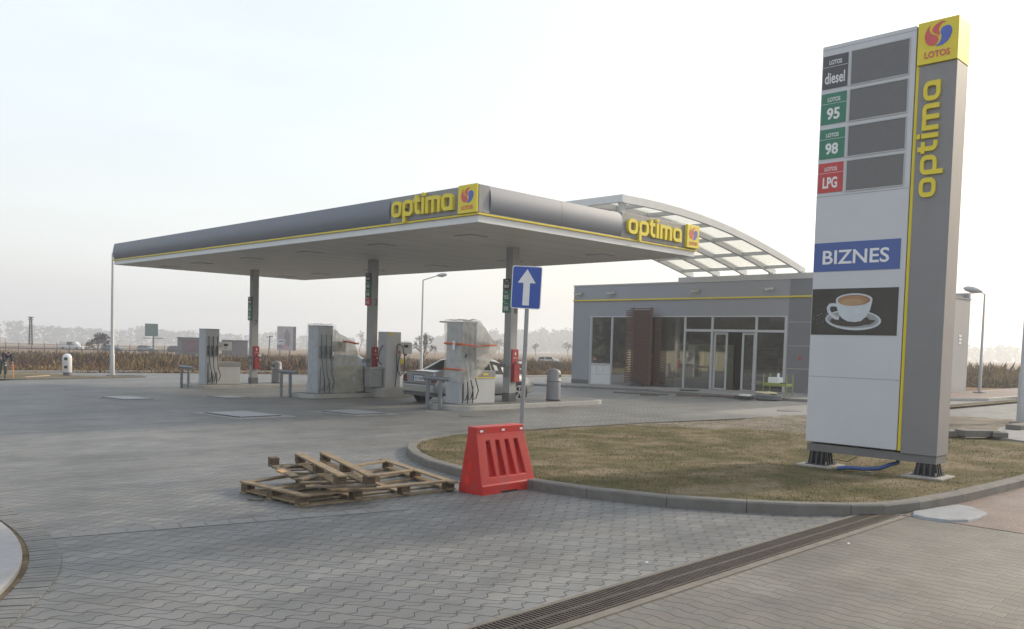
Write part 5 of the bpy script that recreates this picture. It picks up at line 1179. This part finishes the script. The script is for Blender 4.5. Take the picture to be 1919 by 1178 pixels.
mb = MB(); mb.beam(Vector((4.33, 8.15, gz(0, 8.15, .008))), Vector((4.40, 8.0, gz(0, 8, .008))), .05, .01); tag(mb.build('wood_splinter', M_wood_old, loc=(4.36, 8.1, gz(0, 8.1))), 'small dark wood splinter on the paving left of the wide pallet', 'splinter')
for x, y, lb in ((5.22, 3.73, 'tiny white scrap on the grey paving left of the drain'), (7.03, 2.98, 'tiny white pebble on the brown paving right of the drain')):
    mb = MB(); mb.add([(x - .014, y - .006, gz(x, y, .006)), (x + .012, y - .012, gz(x, y, .006)), (x + .018, y + .008, gz(x, y, .014)), (x - .006, y + .012, gz(x, y, .010))], [(0, 1, 2, 3)]); tag(mb.build('litter', M_lgrey, loc=(x, y, gz(x, y))), lb, 'litter')

# ------------------------------------------------------------------ lamp posts
M_pole = mat('lamp_pole', (.40, .41, .42), .45, .3, .06, 4)
def lamp(x, y, zb_, zt, arm, label, r0=.085, base=True):
    t = thing('lamp_post', label, 'lamp post', (x, y, zb_), 0, 'tall galvanised lamp posts')
    mb = MB(); mb.tube([(x, y, zb_), (x, y, zb_ + 1.2), (x, y, zb_ + 1.25), (x, y, zt)], [r0 * 1.25, r0 * 1.2, r0, r0 * .55], 12); mb.build('pole', M_pole, t, smooth=50)
    if arm:
        e = Vector((x, y, zt)) + Vector(arm); mb = MB(); mb.tube([(x, y, zt - .02), e], r0 * .4, 8); mb.build('arm', M_pole, t, smooth=True)
        d = Vector((arm[0], arm[1], arm[2] * .4)).normalized(); mb = MB(); mb.tube([e - d * .12, e + d * .05, e + d * .3, e + d * .55, e + d * .68], [.04, .11, .15, .12, .04], 12); hd_ = mb.build('lamp_head', M_pole, t, smooth=True)
        mb = MB(); mb.tube([e + d * .08 - Vector((0, 0, .06)), e + d * .3 - Vector((0, 0, .075)), e + d * .52 - Vector((0, 0, .06))], [.05, .11, .05], 10); mb.build('lens', mat('lamp_lens', (.5, .5, .48), .15), hd_, smooth=True)
    mb = MB(); mb.box(x - .22, x + .22, y - .22, y + .22, zb_ - .02, zb_ + .05); mb.build('base_plate', M_conc, t)
lamp(17.85, 49.3, -.91, 5.9, (.55, -.5, .12), 'tall lamp post at the left rising behind the canopy corner', .105)
lamp(41.3, 51.1, -1.0, 6.15, (.85, -.75, .38), 'lamp post standing far behind the canopy between the middle and nearest columns', .095)
lamp(43.05, 12.5, -.15, 4.4, (-.1, .2, .12), 'slim lamp post right of the shop in the bright haze', .06)
lamp(22.95, 5.70, -.03, 5.4, (.2, -.9, .3), 'lamp post cut off by the right edge of the picture', .10)

# service post, plank, worker
t = thing('service_post', 'white round topped service post with dark foot on the left grass', 'post', (15.8, 50.2, -.95))
mb = MB(); mb.lathe([(.22, .25), (.235, .3), (.24, 1.0), (.22, 1.14), (.15, 1.24), (.02, 1.28)], (15.8, 50.2, -1.0), 18); mb.build('body', M_white, t, smooth=40)
mb = MB(); mb.lathe([(.20, 0), (.205, .25), (.15, .26)], (15.8, 50.2, -1.0), 18); mb.build('foot', M_dgrey, t)
mb = MB()
for z in (.55, 1.0): mb.lathe([(.001, z - .07), (.09, z - .07), (.09, z + .07), (.001, z + .07)], (15.68, 50.03, -1.0), 10)
mb.build('socket', M_black, t)
mb = MB(); mb.beam((12.9, 47.2, gz(0, 47.2, .11)), (14.1, 47.5, gz(0, 47.5, .17)), .14, .04); tag(mb.build('plank', mat('pale_plank', (.5, .38, .26), .8), loc=(13.4, 47.3, -.85)), 'pale wooden plank lying on the left grass near the worker', 'plank')

def skin(name, verts, edges, radii, mt, parent, sub=2):
    me = bpy.data.meshes.new(name); me.from_pydata(verts, edges, []); o = bpy.data.objects.new(name, me); COL.objects.link(o)
    s_ = o.modifiers.new('skin', 'SKIN')
    for i, r in enumerate(radii):
        sv_ = me.skin_vertices[0].data[i]; sv_.radius = (r, r) if isinstance(r, (int, float)) else r; sv_.use_root = (i == 0)
    ss_ = o.modifiers.new('sub', 'SUBSURF'); ss_.levels = sub; ss_.render_levels = sub
    bpy.context.view_layer.update(); dg = bpy.context.evaluated_depsgraph_get(); m2 = bpy.data.meshes.new_from_object(o.evaluated_get(dg)); m2.materials.clear(); m2.materials.append(mt)
    m2.polygons.foreach_set('use_smooth', [True] * len(m2.polygons)); bpy.data.objects.remove(o)
    o2 = bpy.data.objects.new(name, m2); COL.objects.link(o2); o2.parent = parent; return o2
# local frame: x to the picture's right, y away from camera, z up
wk = thing('person', 'worker in a dark jacket bending over at the left edge of the picture', 'person', (11.93, 47.15, gz(0, 47, .075)), R_(-45))
skin_m = mat('skin', (.45, .28, .2), .6); jac = mat('dark_jacket', (.02, .022, .035), .85); trs = mat('grey_green_trousers', (.07, .09, .07), .85)
V_b = [(0, 0, .92), (.05, -.02, 1.02), (.16, -.07, 1.14), (.28, -.12, 1.22), (.34, -.18, 1.22), (.38, -.24, 1.18), (.41, -.30, 1.14), (.10, .03, .86), (.12, .0, .46), (.06, .06, .08), (.12, -.08, .04), (-.12, .0, .86), (-.12, -.06, .46), (-.20, .04, .08), (-.16, -.10, .04), (.36, .04, 1.18), (.46, -.06, .94), (.54, -.14, .72), (.20, -.28, 1.17), (.26, -.40, .92), (.38, -.42, .72)]
E_b = [(0, 1), (1, 2), (2, 3), (3, 4), (4, 5), (5, 6), (0, 7), (7, 8), (8, 9), (9, 10), (0, 11), (11, 12), (12, 13), (13, 14), (3, 15), (15, 16), (16, 17), (3, 18), (18, 19), (19, 20)]
R_b = [.13, .13, .135, .13, .06, .085, .07, .095, .065, .05, .045, .095, .065, .05, .045, .07, .052, .04, .07, .052, .04]
bdy = skin('body', V_b, E_b, R_b, skin_m, wk)
skin('jacket', [(.02, 0, .99), (.16, -.07, 1.14), (.28, -.12, 1.23), (.36, .04, 1.18), (.46, -.06, .95), (.52, -.12, .78), (.20, -.28, 1.18), (.26, -.40, .93), (.36, -.42, .78)], [(0, 1), (1, 2), (2, 3), (3, 4), (4, 5), (2, 6), (6, 7), (7, 8)], [.165, .17, .16, .09, .07, .06, .09, .07, .06], jac, wk)
skin('trousers', [(0, 0, .93), (.10, .03, .86), (.12, .0, .46), (.06, .06, .14), (-.12, .0, .86), (-.12, -.06, .46), (-.20, .04, .14)], [(0, 1), (1, 2), (2, 3), (0, 4), (4, 5), (5, 6)], [.155, .12, .088, .075, .12, .088, .075], trs, wk)
skin('boots', [(.06, .06, .16), (.06, .05, .06), (.14, -.12, .04)], [(0, 1), (1, 2)], [.07, .06, .05], M_black, wk); skin('boots', [(-.20, .04, .16), (-.20, .03, .06), (-.15, -.14, .04)], [(0, 1), (1, 2)], [.07, .06, .05], M_black, wk)
skin('cap', [(.40, -.24, 1.24), (.44, -.30, 1.20)], [(0, 1)], [.085, .08], jac, wk)
for sx2, c0 in ((1, (.55, -.15, .70)), (-1, (.39, -.43, .70))):
    hv = [c0]; he = []; hr = [.034]
    for k in range(5):
        a = (k - 2) * .018; hv += [(c0[0] + a, c0[1] - .015, c0[2] - .05), (c0[0] + a * 1.1, c0[1] - .03, c0[2] - .085 - .006 * (2 - abs(k - 2)))]; he += [(0, 1 + 2 * k), (1 + 2 * k, 2 + 2 * k)]; hr += [.011, .009]
    skin('work_glove', hv, he, hr, M_txt, wk, 1)
mb = MB(); wx, wy = 12.15, 47.0
mb.tube([(12.22, 46.62, -.16), (12.15, 46.3, -.85)], .018, 6); tag(mb.build('garden_rake', M_orange, loc=(12.5, 46.5, -.85)), 'orange tool handle held by the bending worker', 'tool')

# ------------------------------------------------------------------ far things
def frm(cx, cy, face):      # frame facing the camera-ish direction
    pass
def panel_sign(name, label, cx, cy, w_, h_, z0, mt, deep=.15, poles=((0, .1),), plat=False):
    t = thing(name, label, 'hoarding', (cx, cy, -1.0))
    U = Vector((cy, -cx, 0)).normalized(); O = Vector((cx, cy, z0)) - U * w_ / 2; fr = (O, U, AZ)
    mb = MB(); mb.fprism(fr, [(0, 0), (w_, 0), (w_, h_), (0, h_)], -deep, 0); pn = mb.build('panel', mt, t)
    for px, r in poles:
        p = O + U * (w_ / 2 + px); mb = MB(); mb.tube([(p.x, p.y, -2.4), (p.x, p.y, z0)], r, 8); mb.build('pole', M_dgrey, t)
    if plat: mb = MB(); mb.fprism(fr, [(-.3, -.35), (w_ + .8, -.35), (w_ + .8, -.22), (-.3, -.22)], -.4, .4); mb.build('walkway', M_dgrey, t)
    return fr, pn
panel_sign('hoarding', 'plain grey green hoarding on a single pole far left', 56.4, 139.0, 1.95, 2.05, .95, mat('hoarding_green', (.10, .16, .15), .8), .5, ((.3, .13),), True)
fr, pn = panel_sign('hoarding', 'tall pale hoarding with a printed figure standing behind the left field', 75.2, 129.8, 2.55, 4.1, -.85, mat('hoarding_pale', (.33, .30, .33), .7, 0, .15, 1), .4, ((-.8, .12), (.8, .12)))
mb = MB(); mb.fprism(fr, [(0, 1.0), (1.2, 1.0), (1.2, 1.9), (0, 1.9)], .01, .03); mb.build('print_pale', mat('print_paleblue', (.42, .48, .52), .7), pn)
mb = MB(); mb.fprism(fr, [(.25, 1.45), (1.1, 1.45), (1.1, 1.65), (.25, 1.65)], .031, .05); mb.build('print_bar', mat('print_dark', (.12, .13, .17), .7), pn); mb = MB(); mb.fprism(fr, [(0, .45), (1.3, .45), (1.3, .6), (0, .6)], .031, .05); mb.fprism(fr, [(0, .78), (1.2, .78), (1.2, .9), (0, .9)], .031, .05); mb.build('print_bar', mat('print_dark', (.12, .13, .17), .7), pn)
mb = MB(); mb.fprism(fr, [(1.35, .7), (2.0, .7), (2.15, 2.2), (2.1, 3.0), (1.8, 3.2), (1.75, 3.6), (1.5, 3.6), (1.45, 3.2), (1.2, 3.0), (1.15, 2.1), (1.35, 1.9)], .031, .05); mb.build('print_figure', mat('print_figure', (.17, .17, .20), .7), pn)
mb = MB(); mb.fprism(fr, [(.9, .45), (1.7, .45), (1.7, .95), (.9, .95)], .051, .07); mb.build('print_red', mat('print_pink', (.45, .2, .24), .7), pn)
O, U, V = fr; mb = MB(); mb.fprism((O + U * 2.57, U, V), [(0, 0), (.52, 0), (.52, 4.1), (0, 4.1)], -.5, .02); mb.build('side_face', mat('hoarding_side', (.10, .115, .12), .7), pn)
# low buildings
def shed(label, c, w_, d_, h_, mt, rz, extra=None):
    t = thing('low_building', label, 'building', (c[0], c[1], -1.2), rz)
    mb = MB(); mb.box(-w_ / 2, w_ / 2, -d_ / 2, d_ / 2, 0, h_); mb.build('wall', mt, t, local=True)
    mb = MB(); mb.box(-w_ / 2 - .1, w_ / 2 + .1, -d_ / 2 - .1, d_ / 2 + .1, h_, h_ + .12); mb.build('roof', M_dgrey, t, local=True)
    for k in extra or (): mb = MB(); mb.box(*k[:6]); mb.build(k[6], k[7], t, local=True)
    return t
az = math.atan2(-50, 109)   # facing
shed('long low brown building with a mauve front behind the far pump', (50.4, 109.6), 4.6, 3, 2.15, mat('shed_grey', (.16, .17, .18), .8), R_(-25), [(-1.75, 1.6, -1.56, -1.51, .35, 1.95, 'front_panel', mat('mauve', (.15, .09, .11), .8))])
shed('low brown building seen between the far pump and the farthest column', (54.6, 107.2), 3.2, 3, 1.95, mat('shed_brown', (.15, .135, .135), .8), R_(-25))
# pylon and pole
t = thing('lattice_pylon', 'thin lattice pylon standing far left in the mist', 'pylon', (42.96, 154.1, -1))
mb = MB()
for s1 in (-1, 1):
    for s2 in (-1, 1): mb.beam((42.96 + s1 * .22, 154.1 + s2 * .22, -1), (42.96 + s1 * .12, 154.1 + s2 * .12, 3.6), .1, .1)
for k in range(9):
    z0_, z1_ = -1 + k * .5, -.5 + k * .5; r0_, r1_ = .22 - .012 * k, .22 - .012 * (k + 1); s = 1 if k % 2 else -1
    mb.beam((42.96 - s * r0_, 154.1 + s * r0_, z0_), (42.96 + s * r1_, 154.1 - s * r1_, z1_), .06, .06)
mb.beam((42.65, 154.35, 3.1), (43.25, 153.8, 3.1), .12, .12); mb.beam((42.6, 154.4, 3.5), (43.3, 153.8, 3.5), .12, .12); mb.build('lattice', mat('pylon_steel', (.07, .08, .09), .7), t)
mb = MB(); mb.tube([(63.2, 113.6, -1), (63.3, 113.5, 1.6)], .09, 6); mb.beam((62.9, 113.8, 1.35), (63.7, 113.2, 1.55), .1, .1); tag(mb.build('utility_pole', MATS['pylon_steel'], loc=(63.2, 113.6, -1)), 'short leaning utility pole left of the tall pale hoarding', 'pole')
mb = MB(); mb.tube([(1.4 + 16, 73, -1), (17.4, 73, 1.2)], .08, 6); 
t = thing('yellow_sign', 'yellow sign cut off by the left edge of the picture', 'sign', (22.6, 92.3, -1))
mb = MB(); mb.box(20.2, 23.05, 92.1, 92.25, -.1, 1.6); mb.build('panel', mat('yellow_board', (.6, .42, .08), .7), t); mb = MB(); mb.tube([(21.8, 92.3, -1.05), (21.8, 92.3, -.1)], .08, 6); mb.build('pole', M_dgrey, t)
# fence
fn = thing('field_fence', 'dark wire fence with thin posts along the far road behind the field', 'fence', (30, 90, -1))
P0 = Vector((21.5, 93.0)); P1 = Vector((41.0, 86.2)); n_f = 20
for i in range(n_f):
    p = P0.lerp(P1, i / (n_f - 1)); mb = MB(); mb.tube([(p.x, p.y, -1.02), (p.x, p.y, .28)], .035, 5); mb.build('post', M_dgrey, fn)
mb = MB()
for z in (-.15, .12): mb.beam((P0.x, P0.y, z), (P1.x, P1.y, z), .03, .03)
mb.beam((P0.x, P0.y, -.3), (P1.x, P1.y, -.3), .05, .09); mb.build('wire', M_dgrey, fn)

# trees
M_bark = mat('bark', (.075, .065, .055), .9)
def bare_tree(name, label, x, y, h, spread, seed, depth=6, group='bare trees in the fields', z0=None, trunks=1, mt=None, twig=.012):
    z0 = gz(x, y); h = h - (z0 + 1)
    rg = random.Random(seed); t = thing(name, label, 'tree', (x, y, z0), 0, group); tk = MB(); cw = MB()
    def rec(mb, p, d, L_, r, k):
        q = p + d * L_; q2 = q + Vector((rg.uniform(-1, 1), rg.uniform(-1, 1), rg.uniform(-.3, .5))) * L_ * .12
        mb.tube([p, p.lerp(q, .5) + Vector((rg.uniform(-1, 1), rg.uniform(-1, 1), 0)) * L_ * .05, q2], [r, r * .85, r * .68], 5 if r > .03 else 3, caps=False)
        if k <= 0: return
        n = rg.choice((2, 3, 3)) if k > 1 else 4
        for i in range(n):
            a = rg.uniform(0, 6.28); tilt = rg.uniform(.35, .95) * spread
            o1 = d.orthogonal().normalized(); o2 = d.cross(o1); nd = (d * math.cos(tilt) + (o1 * math.cos(a) + o2 * math.sin(a)) * math.sin(tilt)); nd.z += .12; nd.normalize()
            rec(cw, q2 if i < 2 else p.lerp(q2, rg.uniform(.5, .95)), nd, L_ * rg.uniform(.62, .85), max(twig, r * .62), k - 1)
    for _ in range(trunks):
        rec(tk, Vector((x + rg.uniform(-.1, .1) * (trunks > 1), y, z0 - .02)), Vector((rg.uniform(-.22, .22) * (trunks > 1), rg.uniform(-.2, .2) * (trunks > 1), 1)).normalized(), h * .26, h * .022, depth)
    tk.build('trunk', mt or M_bark, t); cw.build('crown', mt or M_bark, t); return t
bare_tree('bare_tree', 'dark rounded bare tree standing alone behind the lamp post and the silver car', 59.9, 73.6, 3.95, 1.05, 11, 6, trunks=2, twig=.013)
bare_tree('bare_tree', 'pale bare tree seen left of the middle column', 183, 262.6, 5.2, .9, 5, 6, twig=.035)
bare_tree('bare_tree', 'bare tree in front of the misty wood right of the nearest pump', 208.8, 215.4, 4.7, .95, 8, 6, twig=.035)
bare_tree('bare_tree', 'slender bare tree in the mist between the sign pole and the litter bin', 218, 206.2, 3.6, .8, 15, 6, twig=.035)
bare_tree('bare_tree', 'bare tree half hidden by the left corner of the shop', 225.6, 198, 4.0, .95, 21, 6, twig=.035)
bare_tree('bare_tree', 'dense dark bush like tree beside the left lamp post', 49.2, 141.5, 2.9, 1.1, 31, 6, trunks=3, mt=mat('bush_bark', (.085, .06, .065), .9), twig=.03)
bare_tree('bare_tree', 'low dark bush right of the tall pale hoarding', 80.5, 127.0, 2.6, 1.15, 37, 5, trunks=3, mt=MATS['bush_bark'], twig=.03)

# misty wood: clumped crowns of small faces, several separate masses
def wood_mass(name, label, az0, az1, dist, kfun, n, mt, seed, kind='stuff', fs=1.0):
    """kfun gives the height of the tree tops above eye level, in metres per 1598 m"""
    rg = random.Random(seed); mb = MB()
    for _ in range(n):
        az = rg.uniform(az0, az1); az_ = R_(45 - az); D = dist * rg.uniform(.94, 1.12); x = D * math.cos(az_); y = D * math.sin(az_); z0 = gz(x, y)
        h = 1.55 + kfun(az) * D / 1598 * rg.uniform(.55, 1.12) - z0; h *= rg.uniform(.86, 1.02); r = h * rg.uniform(.16, .30)
        lobes = [(rg.uniform(-.7, .7), rg.uniform(-.7, .7), rg.uniform(.05, .95)) for _ in range(7)] + [(0, 0, .95)]
        for _k in range(120):
            lb_ = rg.choice(lobes); th = rg.uniform(0, 6.28); ph_ = rg.uniform(-1, 1); rr = r * .6 * rg.random() ** .5; nar = 1 - .45 * lb_[2]
            c = Vector((x + lb_[0] * r * nar + rr * math.cos(th), y + lb_[1] * r * nar + rr * math.sin(th), z0 + h * .93 * lb_[2] + rr * ph_ * .7)); s_ = h * rg.uniform(.03, .075) * fs
            a = Vector((rg.gauss(0, 1), rg.gauss(0, 1), rg.gauss(0, 1))).normalized(); b = a.orthogonal().normalized() * s_; a = a.cross(b).normalized() * s_ * rg.uniform(.4, 1)
            mb.add([c - a - b, c + a - b * .6, c + b], [(0, 1, 2)])
    return tag(mb.build(name, mt, kind=kind), label, 'wood')
M_wood_far = mat('misty_wood', (.028, .036, .036), .95, 0, .2, .03)
def h1(a):
    lump = sum(k * math.exp(-((a - c) / w_) ** 2) for c, w_, k in ((-30.5, 1.6, 13), (-28, 1, 5), (-26.4, 1.0, 6), (-23.5, 1.3, 11), (-20.5, 1.2, 6), (-18, 1, 3), (-15.5, 1.0, 9), (-12.8, 1.0, 6), (-10, .8, 2)))
    return 1.5 + lump + (-3 if a > -10 else 0)
wood_mass('woods', 'hazy wood along the horizon at the left and centre', -36, -4, 900, h1, 420, M_wood_far, 3)
wood_mass('woods', 'taller misty wood left of the shop and behind the nearest column', -5.5, 9, 850, lambda a: 12 + 19 * max(0, min(1, (a + 4) / 6)) + 3 * math.sin(a * 4), 330, M_wood_far, 4)
wood_mass('woods', 'pale hazy wood at the right horizon behind the slim lamp post', 24, 36, 900, lambda a: 17 + 2 * math.sin(a * 3), 240, M_wood_far, 5)

# tall dry weeds
def weeds(name, label, regions, n, mts, hr, seed, wd=.05):
    rg = random.Random(seed); mb = MB()
    for _ in range(n):
        az0, az1, d0, d1 = rg.choice(regions); az_ = R_(45 - rg.uniform(az0, az1)); D = d0 + (d1 - d0) * rg.random() ** 1.6; x = D * math.cos(az_); y = D * math.sin(az_)
        n1 = noise.noise(Vector((x * .09, y * .09, seed))); n2 = noise.noise(Vector((x * .4, y * .4, seed))); n3 = noise.noise(Vector((x * 1.3, y * 1.3, seed)))
        fr_ = min(1, (D - d0) / 9)
        z = gz(x, y, -.03); h = (hr[0] + (hr[1] - hr[0]) * max(0, min(1, .35 + n1 * .8 + .6 * n2 + .5 * n3))) * rg.uniform(.5, 1.15) * (.3 + .7 * fr_)
        q = rg.random() * .7 + n2 * .8 + n1 * .5
        mb.k = 2 if (fr_ < .5 and rg.random() < .6) or q > .85 else (1 if q > .3 else 0)
        for _k in range(4):
            a = rg.uniform(0, 6.28); ww = wd * rg.uniform(.4, 1.3); lx, ly = rg.gauss(0, .28) * h, rg.gauss(0, .28) * h; ox, oy = rg.uniform(-.4, .4), rg.uniform(-.4, .4); hh = h * rg.uniform(.4, 1); t_ = rg.uniform(.4, 1.4)
            ca, sa = math.cos(a) * ww, math.sin(a) * ww
            mb.add([(x + ox - ca, y + oy - sa, z), (x + ox + ca, y + oy + sa, z), (x + ox + lx + ca * t_, y + oy + ly + sa * t_, z + hh * .8), (x + ox + lx * 1.2, y + oy + ly * 1.2, z + hh), (x + ox + lx - ca * t_, y + oy + ly - sa * t_, z + hh * .7)], [(0, 1, 2, 3, 4)])
    return tag(mb.build(name, mts, kind='stuff'), label, 'weeds')
Mw = [mat('weed_russet', (.175, .085, .055), .95, 0, .35, .4, spec=.1), mat('weed_brown', (.10, .075, .05), .95, 0, .35, .4, spec=.1), mat('weed_straw', (.24, .165, .075), .95, 0, .3, .4, spec=.1)]
weeds('weeds', 'wide belt of tall russet dry weeds behind the forecourt', [(-36, -8, 60, 110), (-36, 5, 70, 125), (-14, 3, 64, 100)], 64000, Mw, (.2, 1.3), 2, .042)
weeds('weeds', 'pale bushy weeds at the right behind the slim lamp post', [(25.5, 36, 58, 95)], 9000, [mat('weed_pale', (.13, .11, .06), .95), Mw[2], Mw[1]], (.25, 1.6), 6, .035)

# what the shop windows mirror: a wall and trees beyond the left edge of the picture
t = thing('precast_wall', 'cream precast wall mirrored in the shop windows', 'wall', (-6, 50, -1))
for i in range(7):
    x = -16 + i * 2.6; mb = MB(); mb.box(x, x + 2.55, 50.6, 50.7, -1.0, 1.15); mb.build('panel', mat('cream_wall', (.72, .66, .46), .8), t)
mb = MB()
for i in range(8): mb.box(-16.1 + i * 2.6, -15.98 + i * 2.6, 50.5, 50.74, -1.0, 1.2)
mb.build('post', MATS['cream_wall'], t)
wood_mass('woods', 'dark wood beyond the left edge, mirrored in the shop windows', -78, -44, 72, lambda a: 150, 200, mat('near_wood', (.045, .05, .04), .95), 9)
wood_mass('woods', 'dark wood off to the left, mirrored in the upper shop panes', -120, -70, 62, lambda a: 160, 200, MATS['near_wood'], 10)

# ------------------------------------------------------------------ haze
hz = MB(); hz.box(-165, 1405, -165, 1405, -13.0, 32)
hm = bpy.data.materials.new('haze_air'); hm.use_nodes = True; hn = hm.node_tree.nodes; hl = hm.node_tree.links; hn.remove(hn['Principled BSDF'])
pv = hn.new('ShaderNodeVolumePrincipled'); pv.inputs['Color'].default_value = (.92, .95, 1, 1); pv.inputs['Density'].default_value = .0013; pv.inputs['Anisotropy'].default_value = .45
hl.new(pv.outputs[0], hn['Material Output'].inputs['Volume'])
ho = hz.build('haze', hm); ho['kind'] = 'stuff'; ho['label'] = 'thin pale mist lying over the whole station'; ho['category'] = 'haze'
